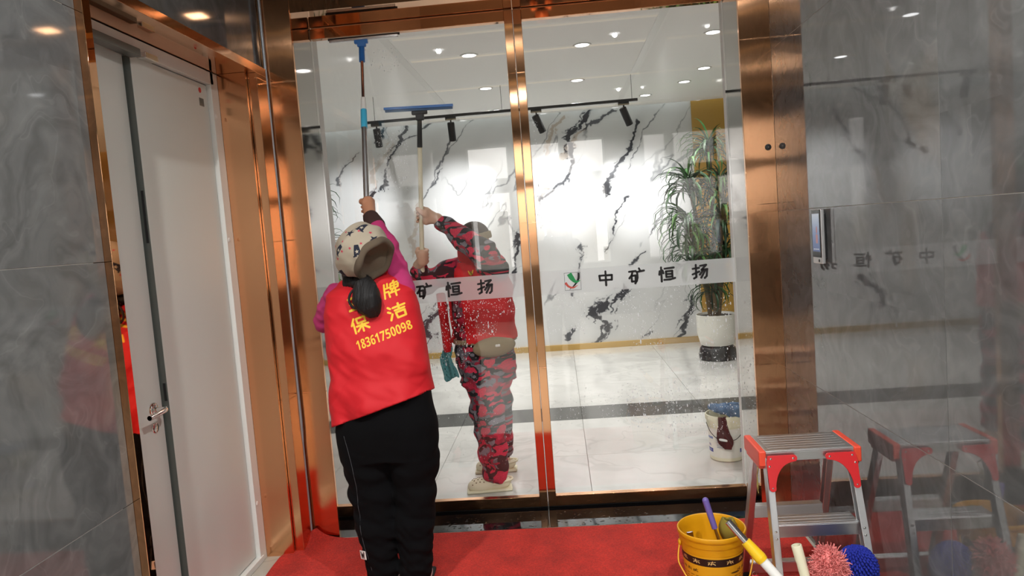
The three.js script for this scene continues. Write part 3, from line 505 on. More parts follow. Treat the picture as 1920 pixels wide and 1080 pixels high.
const INK = { ...GLYPH,
  wang: [[[10, 14], [90, 14]], [[50, 14], [50, 88]], [[16, 50], [84, 50]], [[4, 88], [96, 88]]],
  pai: [[[12, 8], [12, 52], [4, 94]], [[12, 36], [42, 36]], [[31, 8], [31, 36]], [[12, 58], [36, 58], [36, 94]], [[70, 2], [63, 12]], [[50, 15], [92, 15], [92, 48], [50, 48], [50, 15]], [[50, 31], [92, 31]], [[72, 15], [70, 48], [52, 64]], [[44, 70], [99, 70]], [[77, 52], [77, 98]]],
  bao: [[[24, 4], [4, 42]], [[16, 30], [16, 96]], [[38, 9], [88, 9], [86, 40], [40, 40], [38, 9]], [[30, 58], [98, 58]], [[63, 42], [63, 98]], [[60, 60], [32, 90]], [[66, 60], [97, 90]]],
  jie: [[[8, 10], [19, 22]], [[3, 38], [14, 47]], [[5, 94], [22, 60]], [[34, 22], [97, 22]], [[65, 4], [65, 42]], [[40, 42], [92, 42]], [[42, 58], [90, 58], [88, 93], [44, 93], [42, 58]]] };
const scribble = (k) => { const h = (n) => Math.abs(Math.sin(k * 12.9898 + n * 78.233) * 43758.5453) % 1, out = [[[8, 22 + 20 * h(1)], [92, 18 + 20 * h(2)]], [[30 + 40 * h(3), 5], [30 + 40 * h(4), 95]], [[12, 60 + 20 * h(5)], [88, 56 + 20 * h(6)]], [[20 + 20 * h(7), 45], [10, 95]], [[60 + 20 * h(8), 50], [92, 92]]]; return out; };   // small print too fine to read
function drawInk(g, list, x, y, w, h, lw) { g.lineWidth = lw; g.lineCap = 'round'; g.lineJoin = 'round'; for (const pl of list) { g.beginPath(); pl.forEach(([a, b], i) => (i ? g.lineTo(x + a / 100 * w, y + b / 100 * h) : g.moveTo(x + a / 100 * w, y + b / 100 * h))); g.stroke(); } }

// ------------------------------------------------------------------ woman with the red vest, seen from behind
{
  const base = [-0.77, 0, 0.86], woman = thing('person', 'person in a red vest with yellow lettering, seen from behind, holding a long pole', 'person', base);
  const put = (name, geo, mat, label) => part(woman, name, geo.translate(-base[0], 0, -base[2]), mat, label);
  const pa = V(-0.94, 2.449, 0.045), pb = V(-0.868, 1.30, 0.575), dirP = pa.clone().sub(pb).normalize(), onPole = (y) => pb.clone().addScaledVector(dirP, (y - pb.y) / dirP.y);
  const h1 = onPole(1.66), h2 = onPole(1.36);
  const shR = [-0.685, 1.285, 0.745], elR = [-0.766, 1.475, 0.605], wrR = [-0.862, 1.622, 0.475], shL = [-0.97, 1.275, 0.735], elL = [-1.055, 1.165, 0.665], wrL = [-0.945, 1.30, 0.585];
  const torso = [[0.70, -0.775, 0.85, 0.17, 0.115], [0.85, -0.775, 0.845, 0.165, 0.11], [1.0, -0.785, 0.815, 0.155, 0.10], [1.15, -0.805, 0.785, 0.165, 0.10], [1.27, -0.815, 0.755, 0.16, 0.085], [1.345, -0.82, 0.725, 0.07, 0.06]];
  const legL = [[-0.865, 0.74, 0.85, 0.09], [-0.868, 0.47, 0.845, 0.065], [-0.838, 0.1, 0.89, 0.04]], legR = [[-0.68, 0.74, 0.85, 0.09], [-0.672, 0.47, 0.85, 0.065], [-0.69, 0.1, 0.895, 0.04]];
  const hands = [gripHand(h1.toArray(), dirP, V(0.45, -0.1, 0.9), [-0.862, 1.622, 0.478], 0.0125, 1.05), gripHand(h2.toArray(), dirP.clone(), V(-0.9, 0, 0.2), wrL, 0.0125, 1.05)];
  put('body', bodyOf([stack(torso), chain([[...shR, 0.05], [...elR, 0.038], [...wrR, 0.026]]), chain([[...shL, 0.05], [...elL, 0.038], [...wrL, 0.026]]), chain(legL), chain(legR), cone([-0.82, 1.3, 0.735], [-0.828, 1.42, 0.755], 0.05, 0.05), ellip([-0.84, 1.462, 0.76], [0.078, 0.10, 0.09]), cone([-0.845, 1.46, 0.675], [-0.845, 1.49, 0.66], 0.012, 0.008),
    cone([-0.838, 0.05, 0.89], [-0.842, 0.03, 0.76], 0.036, 0.03), cone([-0.69, 0.05, 0.895], [-0.69, 0.03, 0.765], 0.036, 0.03)], hands, [-1.15, -0.02, 0.42], [-0.5, 1.75, 1.02]), M.skin);
  // magenta sweater sleeves with dark cuffs
  const sl = (s, e, w, w2) => { const f = chain([[...s, 0.06], [mix(s[0], e[0], 0.5), mix(s[1], e[1], 0.5), mix(s[2], e[2], 0.5), 0.054], [...e, 0.047], [...w2, 0.042]], 0.03); return (x, y, z) => f(x, y, z) + 0.0035 * n3(x * 42, y * 60, z * 42); };
  const cuffR = [mix(elR[0], wrR[0], 0.66), mix(elR[1], wrR[1], 0.66), mix(elR[2], wrR[2], 0.66)], cuffL = [mix(elL[0], wrL[0], 0.7), mix(elL[1], wrL[1], 0.7), mix(elL[2], wrL[2], 0.7)];
  put('sleeve', surface(sl(shR, elR, wrR, cuffR), [-0.9, 1.18, 0.42], [-0.55, 1.66, 0.86], 0.009), M.magenta, 'magenta knitted sleeve, raised'); put('sleeve', surface(sl(shL, elL, wrL, cuffL), [-1.17, 1.05, 0.5], [-0.86, 1.4, 0.86], 0.009), M.magenta, 'magenta knitted sleeve, bent');
  const cf = (c, w) => cone(c, [mix(c[0], w[0], 0.75), mix(c[1], w[1], 0.75), mix(c[2], w[2], 0.75)], 0.046, 0.038);
  put('cuff', surface(cf(cuffR, wrR), [-0.92, 1.5, 0.4], [-0.72, 1.7, 0.62], 0.006), M.cuff); put('cuff', surface(cf(cuffL, wrL), [-1.06, 1.18, 0.5], [-0.88, 1.38, 0.68], 0.006), M.cuff);
  // black loose trousers
  const hips = stack([[0.60, -0.768, 0.855, 0.19, 0.125], [0.74, -0.768, 0.855, 0.203, 0.14], [0.86, -0.77, 0.845, 0.195, 0.125], [0.95, -0.778, 0.83, 0.17, 0.11]]);
  const trL = chain([[-0.868, 0.70, 0.862, 0.108], [-0.862, 0.55, 0.858, 0.104], [-0.855, 0.44, 0.852, 0.1], [-0.845, 0.28, 0.872, 0.086], [-0.838, 0.13, 0.888, 0.066], [-0.838, 0.095, 0.89, 0.054]], 0.02);
  const trR = chain([[-0.675, 0.70, 0.862, 0.104], [-0.672, 0.55, 0.86, 0.1], [-0.676, 0.44, 0.855, 0.088], [-0.69, 0.28, 0.875, 0.08], [-0.692, 0.13, 0.892, 0.066], [-0.692, 0.095, 0.894, 0.054]], 0.02);
  const tro = (x, y, z) => { const legs = smin(trL(x, y, z), trR(x, y, z), 0.012), fold = 0.007 * n3(x * 22 + y * 14, y * 26, z * 18) * sstep(0.75, 0.5, y) + 0.004 * n3(x * 50, y * 60 + x * 30, z * 40) * sstep(0.5, 0.2, y); return smin(legs, hips(x, y, z), 0.05) + fold; };
  const trousers = put('trousers', surface(tro, [-1.05, 0.03, 0.65], [-0.5, 1.0, 1.1], 0.009), M.blackCloth, 'loose black trousers');
  const onZ = (f, x, y, z = 1.2) => { for (let i = 0; i < 400; i++) { const d = f(x, y, z); if (d < 0.0004) break; z -= Math.max(d * 0.6, 0.0004); } return z; };
  const seam = []; for (let i = 0; i <= 14; i++) { const y = mix(0.72, 0.1, i / 14), x = mix(-0.925, -0.868, i / 14) + 0.01 * Math.sin(i * 0.5); seam.push(V(x - base[0], y, onZ(tro, x, y) - base[2])); }
  part(trousers, 'side_seam', tube(seam, 0.0014, 5, 60), std(0x3b3c40, 0.8));
  { const x = -0.9, y = 0.20, z = onZ(tro, x, y), g = new RoundedBoxGeometry(0.042, 0.036, 0.003, 1, 0.001), q = new THREE.Quaternion().setFromEuler(new THREE.Euler(0, -0.75, 0.15));
    const pm = part(trousers, 'patch', g.applyQuaternion(q).translate(x - base[0] - 0.002, y, z - base[2] + 0.003), M.white, 'small white patch with a black W');
    part(pm, 'letter', strokes([[[4, 4], [26, 96], [50, 30], [74, 96], [96, 4]]], -0.013, -0.012, 0.025, 0.006, 0.0016).applyQuaternion(q).translate(x - base[0] - 0.002, y, z - base[2] + 0.003), M.ink); }
  // red vest
  const vestStack = stack([[0.66, -0.778, 0.842, 0.224, 0.162], [0.80, -0.778, 0.842, 0.218, 0.158], [0.95, -0.785, 0.828, 0.205, 0.148], [1.1, -0.80, 0.80, 0.205, 0.142], [1.2, -0.812, 0.782, 0.20, 0.132], [1.28, -0.815, 0.762, 0.185, 0.115], [1.335, -0.818, 0.742, 0.13, 0.085], [1.365, -0.82, 0.728, 0.075, 0.066]]);
  const folds = (x, y, z) => { const k = (y - 0.9) + (x + 0.78) * 0.55; return 0.008 * Math.sin(k * 34 + 2.2 * Math.sin(x * 9 + y * 4)) * sstep(0.7, 0.85, y) * sstep(1.2, 1.0, y) * sstep(-1.02, -0.7, x) + 0.007 * Math.sin(x * 42 + y * 9 + Math.sin(y * 11)) * sstep(1.08, 0.8, y) + 0.005 * n3(x * 20, y * 16, z * 16) + 0.002 * n3(x * 47 + y * 31, y * 39, z * 40); };
  const crease = (s) => { const t = Math.abs((((s / Math.PI) % 1) + 1) % 1 - 0.5) * 2; return t * t; };
  let vest = (x, y, z) => vestStack(x, y, z) - 0.004 + sstep(0.80, 0.93, z) * (folds(x, y, z) + 0.009 * (crease((y + 0.62 * x) * 19 + 0.9 * Math.sin(x * 13) + 0.5 * Math.sin(y * 23)) - 0.4) * sstep(1.15, 0.98, y) * sstep(-0.98, -0.72, x) + 0.006 * (crease((y - 0.5 * x) * 23 + Math.sin(x * 17)) - 0.4) * sstep(0.78, 0.9, y) * sstep(1.02, 0.9, y));
  vest = half(vest, [0.3, -1, 0.12], [-0.778, 0.80, 0.84]);
  const holeL = ellip([-1.03, 1.2, 0.71], [0.075, 0.11, 0.13]), holeR = ellip([-0.625, 1.33, 0.69], [0.05, 0.075, 0.11]); const v0 = vest; vest = (x, y, z) => Math.max(v0(x, y, z), -holeL(x, y, z) , -holeR(x, y, z) );
  const vestTex = canvasTex(1024, 1024, (g, w, h) => {
    g.fillStyle = '#c80e1d'; g.fillRect(0, 0, w, h); g.strokeStyle = '#eec43a'; g.fillStyle = '#eec43a';
    g.save(); g.translate(530, 490); g.rotate(-0.3); g.scale(0.77, 0.77); 
    drawInk(g, INK.wang, -145, -200, 96, 92, 15); drawInk(g, INK.pai, 78, -200, 92, 96, 11); drawInk(g, INK.bao, -160, -70, 110, 92, 13); drawInk(g, INK.jie, 72, -62, 105, 92, 13);
    g.font = 'bold 78px sans-serif'; g.textAlign = 'center'; g.scale(0.72, 1); g.fillText('18361750098', 8, 118); g.restore();
  });
  const vm = std(0xffffff, 0.72, { map: vestTex, bumpMap: rep(clothBump, 6, 6), bumpScale: 0.0006, sheen: 0.25, sheenColor: col(0.5, 0.1, 0.1) });
  put('vest', surface(vest, [-1.06, 0.6, 0.55], [-0.52, 1.4, 1.06], 0.0075, (x, y, z, nx, ny, nz) => (nz > -0.2 ? [0.5 + (x + 0.772) / 0.9, 0.5 + (y - 1.155) / 0.9] : [0.05, 0.05])), vm, 'red sleeveless vest with yellow characters and a telephone number');
  put('collar', surface((x, y, z) => { const r = Math.hypot((x + 0.82) / 0.078, (z - 0.728) / 0.07); return Math.max(Math.abs(r - 1) * 0.07 - 0.007, Math.abs(y - 1.35 - (z - 0.73) * 0.25) - 0.022); }, [-0.95, 1.28, 0.6], [-0.7, 1.42, 0.86], 0.005), M.redCloth);
  // pale cap with star prints and brown fleece lining, tilted back
  const n = V(0.74, -0.52, 0.42).normalize(), oc = V(-0.758, 1.428, 0.87), q = new THREE.Quaternion().setFromUnitVectors(V(0, -1, 0), n), iq = q.clone().invert(), t = V(0, 0, 0);
  const loc = (x, y, z) => t.set(x - oc.x, y - oc.y, z - oc.z).applyQuaternion(iq);          // local: -y out of the opening, +y to the crown
  const capShape = (x, y, z) => { const p = loc(x, y, z), hgt = p.y, w = 0.097 + 0.027 * Math.sin(clamp(hgt / 0.2) * 3.1), top = 0.175, k = hgt < 0.07 ? 0 : (hgt - 0.07) / (top - 0.07), rad = Math.hypot(p.x, p.z), R = w * Math.sqrt(Math.max(0, 1 - Math.min(1, k) ** 2.2)); let d = k >= 1 ? Math.max(hgt - top, 0) + Math.max(0, rad - 0.02) * 0.5 : (rad - R) * 0.75; const cav = (Math.hypot(p.x / 0.08, p.z / 0.08, hgt / 0.034) - 1) * 0.03; d = Math.max(d, -hgt, hgt - top, -cav); return d + 0.004 * n3(p.x * 34, hgt * 30, p.z * 34) + 0.004 * Math.sin(hgt * 70 + p.x * 12) * sstep(0.03, 0.1, hgt); };
  const capTex = canvasTex(512, 512, (g, w, h) => {
    g.fillStyle = '#a89d8b'; g.fillRect(0, 0, w, h);
    const star = (x, y, r, c, rot, line) => { g.save(); g.translate(x, y); g.rotate(rot); g.fillStyle = g.strokeStyle = c; g.lineWidth = 3; g.beginPath(); starShape().forEach(([a, b], i) => (i ? g.lineTo(a * r, b * r) : g.moveTo(a * r, b * r))); g.closePath(); if (line) g.stroke(); else g.fill(); g.restore(); };
    const A = (x, y, s, rot) => { g.save(); g.translate(x, y); g.rotate(rot); g.fillStyle = '#1b2030'; g.beginPath(); [[-0.35, -1], [0.35, -1], [0.75, 0.8], [0.95, 0.8], [0.95, 1.02], [0.15, 1.02], [0.15, 0.8], [-0.15, 0.8], [-0.15, 1.02], [-0.95, 1.02], [-0.95, 0.8], [-0.75, 0.8]].forEach(([a, b], i) => (i ? g.lineTo(a * s, b * s) : g.moveTo(a * s, b * s))); g.fill(); g.restore(); star(x, y + s * 0.2, s * 0.42, '#b5aa98', rot); };
    star(200, 132, 38, '#1b2030', 0.2); star(366, 168, 32, '#1b2030', 0.35); star(430, 330, 30, '#1b2030', 1.1); star(70, 120, 30, '#1b2030', 0.7); star(300, 440, 28, '#3a3f50', 0.3, true); A(120, 252, 38, 1.0); A(264, 268, 42, -0.15); A(280, 80, 36, 0.4); A(60, 400, 36, 1.3); A(440, 70, 34, 0.1);
    for (const [x, y] of [[150, 112], [270, 118], [336, 120], [158, 200], [290, 214], [212, 252], [150, 272], [96, 314], [230, 380], [380, 260], [40, 200], [400, 420], [160, 470]]) star(x, y, 12, '#b8344a', x);
  });
  const capM = V(-0.2, 0.32, 0.93).normalize(), capR = V(0, 1, 0).cross(capM).normalize(), capU = capM.clone().cross(capR);   // the sewn back panel of the cap
  const cap = put('cap', surface(capShape, [-1.04, 1.26, 0.6], [-0.6, 1.68, 1.04], 0.007, (x, y, z) => { t.set(x + 0.80, y - 1.465, z - 0.92); return [0.5 + t.dot(capR) / 0.28, 0.5 + t.dot(capU) / 0.28]; }), std(0xffffff, 0.9, { map: capTex }), 'pale cloth cap printed with dark stars and letters');
  capTex.wrapS = capTex.wrapT = THREE.RepeatWrapping;
  const ring = new THREE.TorusGeometry(0.088, 0.014, 14, 56).rotateX(Math.PI / 2), rp = ring.attributes.position; for (let i = 0; i < rp.count; i++) { const a = Math.atan2(rp.getZ(i), rp.getX(i)); rp.setY(i, rp.getY(i) * 1.35 + 0.004 * Math.sin(a * 5)); } ring.computeVertexNormals();
  part(cap, 'brim', ring.applyQuaternion(q).translate(oc.x - base[0], oc.y, oc.z - base[2]), M.brownFleece, 'thick brown fleece brim');
  const lin = lathe([[0, 0.028], [0.04, 0.024], [0.067, 0.013], [0.084, -0.004]], 40), lp = lin.attributes.position; for (let i = 0; i < lp.count; i++) lp.setY(i, lp.getY(i) + 0.007 * Math.sin(lp.getX(i) * 60 + lp.getZ(i) * 25)); lin.computeVertexNormals();
  part(cap, 'lining', lin.applyQuaternion(q).translate(oc.x - base[0] + n.x * 0.004, oc.y + n.y * 0.004, oc.z - base[2] + n.z * 0.004), M.brownFleece);
  // black ponytail and nape hair
  const pony = union([chain([[-0.80, 1.335, 0.87, 0.022], [-0.797, 1.312, 0.905, 0.04], [-0.79, 1.268, 0.925, 0.05], [-0.778, 1.238, 0.925, 0.04], [-0.77, 1.216, 0.922, 0.018]], 0.03), chain([[-0.90, 1.37, 0.76, 0.035], [-0.885, 1.335, 0.80, 0.03], [-0.85, 1.335, 0.84, 0.02], [-0.80, 1.345, 0.862, 0.018]], 0.02)], 0.02);
  const hair = put('hair', surface((x, y, z) => pony(x, y, z) + 0.0016 * Math.sin(x * 700 + Math.sin(y * 40) * 3) + 0.0025 * n3(x * 90, y * 20, z * 60), [-1.0, 1.14, 0.68], [-0.68, 1.45, 1.0], 0.0055), M.hair, 'black ponytail');
  part(hair, 'loose_strand', tube([V(-0.82, 1.33, 0.885), V(-0.858, 1.30, 0.905), V(-0.868, 1.265, 0.91), V(-0.85, 1.238, 0.915), V(-0.815, 1.23, 0.92)].map((p) => p.sub(V(base[0], 0, base[2]))), 0.0055, 6, 30), M.hair);
  // shoes
  for (const [x, z] of [[-0.838, 0.875], [-0.692, 0.878]]) {
    const up = put('shoe', surface(union([ellip([x, 0.045, z - 0.08], [0.046, 0.04, 0.085]), ellip([x, 0.06, z], [0.044, 0.05, 0.06])], 0.03), [x - 0.07, 0.005, z - 0.19], [x + 0.07, 0.13, z + 0.08], 0.007), M.white, 'pale sneaker');
    part(up, 'sole', new RoundedBoxGeometry(0.095, 0.022, 0.255, 2, 0.01).translate(x - base[0], 0.0215, z - 0.05 - base[2]), M.rubber); part(up, 'sock', rod(V(x - base[0], 0.08, z - base[2]), V(x - base[0], 0.14, z + 0.012 - base[2]), 0.046, 0.044), M.brownFleece);
  }
  // the long squeegee pole she holds
  const sq = thing('squeegee', 'long steel squeegee pole with a blue head at the top of the glass', 'squeegee', [pa.x, pa.y, pa.z]), L = (v) => v.clone().sub(pa);
  const P = (y) => L(onPole(y));
  part(sq, 'pole', rod(P(1.26), P(2.07), 0.014, 0.014, 18), M.alu); part(sq, 'inner_pole', rod(P(2.06), P(2.44), 0.0085, 0.0085, 14), M.steel);
  part(sq, 'collar', rod(P(2.065), P(2.16), 0.0165, 0.0155, 18), M.lightBlue, 'light blue lock collar'); part(sq, 'sleeve', rod(P(2.16), P(2.225), 0.015, 0.0115, 18), M.white); part(sq, 'pole_end', rod(P(1.235), P(1.262), 0.0135, 0.0135), M.black);
  part(sq, 'head', merged([rod(P(2.43), P(2.53), 0.0155, 0.0145, 16), box(-0.038, 0.032, 0.078, 0.098, -0.036, -0.012, 0.004), box(-0.024, 0.02, 0.062, 0.085, -0.036, -0.012, 0.004)]), M.blue, 'blue plastic head');
  const bl = part(sq, 'blade_channel', box(-0.172, 0.192, 0.098, 0.112, -0.037, -0.024, 0.002), M.steel); part(bl, 'rubber_blade', box(-0.18, 0.2, 0.11, 0.121, -0.038, -0.033), M.rubber);
}

// ------------------------------------------------------------------ second cleaner behind the glass
{
  const base = [-0.47, 0, -0.46], man = thing('person', 'person in camouflage trousers and red vest behind the left glass door', 'person', base);
  const put = (name, geo, mat, label) => part(man, name, geo.translate(-base[0], 0, -base[2]), mat, label);
  const pt = V(-0.70, 1.99, -0.075), pb = V(-0.782, 1.33, -0.285), dir = pt.clone().sub(pb).normalize(), onPole = (y) => pb.clone().addScaledVector(dir, (y - pb.y) / dir.y);
  const hu = onPole(1.625), hl = onPole(1.40);
  const shA = [-0.375, 1.28, -0.40], elA = [-0.418, 1.385, -0.235], wrA = [-0.66, 1.60, -0.215], shB = [-0.595, 1.30, -0.46], elB = [-0.80, 1.245, -0.40], wrB = [-0.808, 1.345, -0.305];
  const torso = [[0.74, -0.475, -0.47, 0.14, 0.10], [0.95, -0.475, -0.465, 0.135, 0.10], [1.15, -0.48, -0.455, 0.15, 0.10], [1.28, -0.485, -0.45, 0.14, 0.09], [1.36, -0.487, -0.45, 0.06, 0.055]];
  const legF = [[-0.49, 0.78, -0.44, 0.085], [-0.47, 0.44, -0.35, 0.06], [-0.452, 0.09, -0.305, 0.038]], legB = [[-0.455, 0.78, -0.51, 0.085], [-0.45, 0.44, -0.57, 0.06], [-0.435, 0.09, -0.64, 0.038]];
  const hands = [gripHand(hu.toArray(), dir, V(0.95, -0.1, 0.25), wrA, 0.011, 1.15), gripHand(hl.toArray(), dir, V(0.2, 0, 0.9), wrB, 0.011, 1.1)];
  put('body', bodyOf([stack(torso), chain([[...shA, 0.05], [...elA, 0.04], [...wrA, 0.027]]), chain([[...shB, 0.05], [...elB, 0.038], [...wrB, 0.027]]), chain(legF), chain(legB), cone([-0.485, 1.3, -0.45], [-0.49, 1.42, -0.44], 0.052, 0.05), ellip([-0.487, 1.468, -0.435], [0.076, 0.105, 0.09]), cone([-0.545, 1.465, -0.37], [-0.565, 1.455, -0.36], 0.013, 0.01), cone([-0.53, 1.40, -0.385], [-0.50, 1.395, -0.365], 0.02, 0.016), ellip([-0.42, 1.462, -0.46], [0.012, 0.03, 0.02]),
    cone([-0.45, 0.05, -0.305], [-0.545, 0.03, -0.285], 0.036, 0.03), cone([-0.435, 0.05, -0.64], [-0.53, 0.03, -0.63], 0.036, 0.03)], hands, [-0.93, -0.02, -0.78], [-0.24, 1.72, -0.08]), M.skinPale);
  // camouflage jacket
  const jack = union([stack([[0.70, -0.485, -0.465, 0.178, 0.135], [0.95, -0.482, -0.46, 0.168, 0.13], [1.15, -0.485, -0.452, 0.178, 0.128], [1.28, -0.487, -0.448, 0.165, 0.112], [1.36, -0.488, -0.448, 0.085, 0.075]]), chain([[...shA, 0.085], [...elA, 0.072], [-0.53, 1.485, -0.225, 0.06], [-0.628, 1.575, -0.216, 0.047]], 0.04), chain([[...shB, 0.075], [...elB, 0.066], [-0.808, 1.32, -0.325, 0.052]], 0.04)], 0.03);
  const jf = half((x, y, z) => jack(x, y, z) + 0.006 * n3(x * 34, y * 30, z * 34) + 0.004 * Math.sin(y * 60 + x * 20), [0, -1, 0], [0, 0.74, 0]);
  put('jacket', surface(jf, [-0.93, 0.68, -0.66], [-0.22, 1.72, -0.09], 0.009), M.camo, 'camouflage jacket in red, grey and black');
  // red vest, open at the front
  const vs = stack([[0.80, -0.478, -0.465, 0.205, 0.158], [0.95, -0.478, -0.462, 0.192, 0.15], [1.15, -0.482, -0.452, 0.195, 0.145], [1.27, -0.485, -0.448, 0.178, 0.128], [1.34, -0.487, -0.448, 0.12, 0.095]]);
  const gap = ellip([-0.625, 0.9, -0.30], [0.055, 0.36, 0.16]), ah = ellip([-0.37, 1.36, -0.36], [0.11, 0.13, 0.13]), bh = ellip([-0.67, 1.28, -0.45], [0.085, 0.11, 0.12]);
  const vf = half((x, y, z) => Math.max(vs(x, y, z) + 0.006 * n3(x * 26, y * 20, z * 26), -gap(x, y, z), -ah(x, y, z), -bh(x, y, z)), [0.02, -1, 0], [-0.48, 0.865, -0.46]);
  const vest = put('vest', surface(vf, [-0.72, 0.8, -0.66], [-0.24, 1.4, -0.26], 0.0085), M.redCloth, 'red vest with a small yellow emblem');
  part(vest, 'emblem', merged([strokes([[[10, 20], [30, 80], [50, 30], [70, 80], [90, 10]], [[50, 30], [50, 90]]], 0, 0.03, 0.032, 0.006), ...[0, 1, 2].map((i) => strokes(scribble(i + 3), -0.012 + i * 0.02, 0, 0.014, 0.002))]).translate(-0.525 - base[0], 1.235, -0.3075 - base[2]), M.yellow, 'small yellow chest emblem');
  part(vest, 'collar', surface((x, y, z) => { const r = Math.hypot((x + 0.487) / 0.10, (z + 0.448) / 0.09); return Math.max(Math.abs(r - 1) * 0.09 - 0.008, Math.abs(y - 1.36 + (x + 0.487) * 0.2) - 0.034); }, [-0.62, 1.27, -0.58], [-0.36, 1.44, -0.32], 0.006).translate(-base[0], 0, -base[2]), M.redCloth);
  part(vest, 'open_flap', surface((x, y, z) => Math.max(Math.hypot((x + 0.688 + (y - 0.9) * 0.05) / 0.022, (z + 0.36) / 0.055) - 1, 0) * 0.02 + Math.max(Math.abs(y - 1.0) - 0.17, 0) - 0.003, [-0.74, 0.8, -0.45], [-0.63, 1.2, -0.27], 0.008).translate(-base[0], 0, -base[2]), M.redCloth);
  // camouflage trousers
  const tr = union([stack([[0.62, -0.472, -0.475, 0.165, 0.14], [0.76, -0.472, -0.472, 0.168, 0.145], [0.88, -0.474, -0.47, 0.155, 0.125]]), chain([[-0.505, 0.72, -0.44, 0.105], [-0.485, 0.45, -0.36, 0.098], [-0.462, 0.2, -0.315, 0.078], [-0.455, 0.1, -0.305, 0.07]], 0.03), chain([[-0.44, 0.72, -0.52, 0.105], [-0.44, 0.45, -0.57, 0.09], [-0.437, 0.15, -0.63, 0.068]], 0.03)], 0.05);
  put('trousers', surface((x, y, z) => tr(x, y, z) + 0.008 * n3(x * 30, y * 24, z * 30) + 0.004 * Math.sin(y * 55 + x * 25), [-0.7, 0.02, -0.75], [-0.24, 0.95, -0.2], 0.009), M.camo, 'loose camouflage trousers in red, grey and black');
  // cap, waist bag, clogs
  const capF = (x, y, z) => { const c = ellip([-0.487, 1.488, -0.44], [0.092, 0.088, 0.105])(x, y, z); return Math.max(c, -(y - 1.475) + (x + 0.487) * 0.25); };
  const capM = V(-0.2, 0.32, 0.93).normalize(), capR = V(0, 1, 0).cross(capM).normalize(), capU = capM.clone().cross(capR);   // the sewn back panel of the cap
  const cap = put('cap', surface(capF, [-0.62, 1.40, -0.58], [-0.36, 1.62, -0.3], 0.007), M.brownCap, 'dark brown cap');
  part(cap, 'band', surface((x, y, z) => Math.max(Math.abs(ellip([-0.487, 1.48, -0.44], [0.098, 0.1, 0.108])(x, y, z)) - 0.005, Math.abs(y - 1.47 - (x + 0.487) * 0.25) - 0.022, -(x + 0.5)), [-0.62, 1.40, -0.58], [-0.36, 1.58, -0.3], 0.006).translate(-base[0], 0, -base[2]), M.beige, 'beige back band');
  part(cap, 'peak', surface((x, y, z) => Math.max(Math.hypot((x + 0.56) / 0.085, (z + 0.36) / 0.085) - 1, 0) * 0.08 + Math.abs(y - 1.485 + (x + 0.487) * 0.2) - 0.006, [-0.67, 1.44, -0.47], [-0.45, 1.54, -0.25], 0.006).translate(-base[0], 0, -base[2]), M.brownCap);
  const bag = put('waist_bag', surface(union([ellip([-0.41, 0.842, -0.335], [0.13, 0.06, 0.05], new THREE.Quaternion().setFromEuler(new THREE.Euler(0, 0.35, 0.05)))], 0.02), [-0.6, 0.74, -0.45], [-0.24, 0.93, -0.24], 0.008), M.beige, 'khaki waist bag');
  part(bag, 'buckle', box(-0.4 - base[0], -0.37 - base[0], 0.845, 0.862, -0.295 - base[2], -0.285 - base[2], 0.003), M.chrome); part(bag, 'strap', surface((x, y, z) => Math.max(Math.abs(stack([[0.80, -0.474, -0.466, 0.19, 0.155], [0.95, -0.474, -0.466, 0.18, 0.15]])(x, y, z)) - 0.004, Math.abs(y - 0.872) - 0.016), [-0.7, 0.83, -0.66], [-0.25, 0.91, -0.27], 0.008).translate(-base[0], 0, -base[2]), M.beige);
  for (const [x, z, r, s] of [[-0.475, -0.30, 0.12, 'nearer'], [-0.465, -0.64, 0.05, 'farther']]) {
    const q = new THREE.Quaternion().setFromEuler(new THREE.Euler(0, r, 0)), sh = new THREE.Group(); sh.name = 'clog'; sh.userData.label = `cream rubber clog with holes, ${s} foot`; sh.position.set(x - base[0], 0, z - base[2]); sh.quaternion.copy(q); man.add(sh);
    const f = (X, Y, Z) => { const up = union([ellip([-0.075, 0.035, 0], [0.075, 0.045, 0.048]), ellip([0.03, 0.045, 0], [0.075, 0.042, 0.042])], 0.03)(X, Y, Z), hole = ellip([0.03, 0.09, 0], [0.06, 0.05, 0.032])(X, Y, Z); return Math.max(up, -hole, 0.004 - Y); };
    part(sh, 'upper', surface(f, [-0.17, -0.005, -0.07], [0.13, 0.11, 0.07], 0.005), M.cream);
    const holes = []; for (let i = 0; i < 4; i++) for (let j = -2; j <= 2; j++) { const X = -0.12 + i * 0.022 + (j & 1) * 0.011, Z = j * 0.017, yy = 0.035 + 0.0445 * Math.sqrt(Math.max(0, 1 - ((X + 0.075) / 0.076) ** 2 - (Z / 0.049) ** 2)); holes.push(new THREE.SphereGeometry(0.0042, 8, 5).translate(X, yy, Z)); }
    part(sh, 'perforation_pattern', merged(holes), M.beige); part(sh, 'strap', tube([V(0.0, 0.05, 0.044), V(0.06, 0.06, 0.044), V(0.108, 0.062, 0.02), V(0.108, 0.062, -0.02), V(0.06, 0.06, -0.044), V(0.0, 0.05, -0.044)], 0.007, 6, 30), M.cream); part(sh, 'sole', new RoundedBoxGeometry(0.265, 0.016, 0.094, 2, 0.007).translate(-0.022, 0.009, 0), M.cream);
  }
  // T squeegee held against the inside of the glass
  const sq = thing('squeegee', 'squeegee with a blue edged blade and white pole behind the glass', 'squeegee', [pt.x, pt.y, pt.z]), L = (v) => v.clone().sub(pt);
  part(sq, 'pole', rod(L(onPole(1.305)), L(onPole(2.0)), 0.0135, 0.012, 16), M.cream); part(sq, 'handle', merged([rod(L(onPole(1.985)), L(V(-0.682, 2.15, -0.045)), 0.0145, 0.012, 16), box(-0.022, 0.062, 0.16, 0.184, 0.024, 0.046, 0.006), box(-0.002, 0.042, 0.13, 0.165, 0.022, 0.046, 0.006)]), M.black, 'black handle');
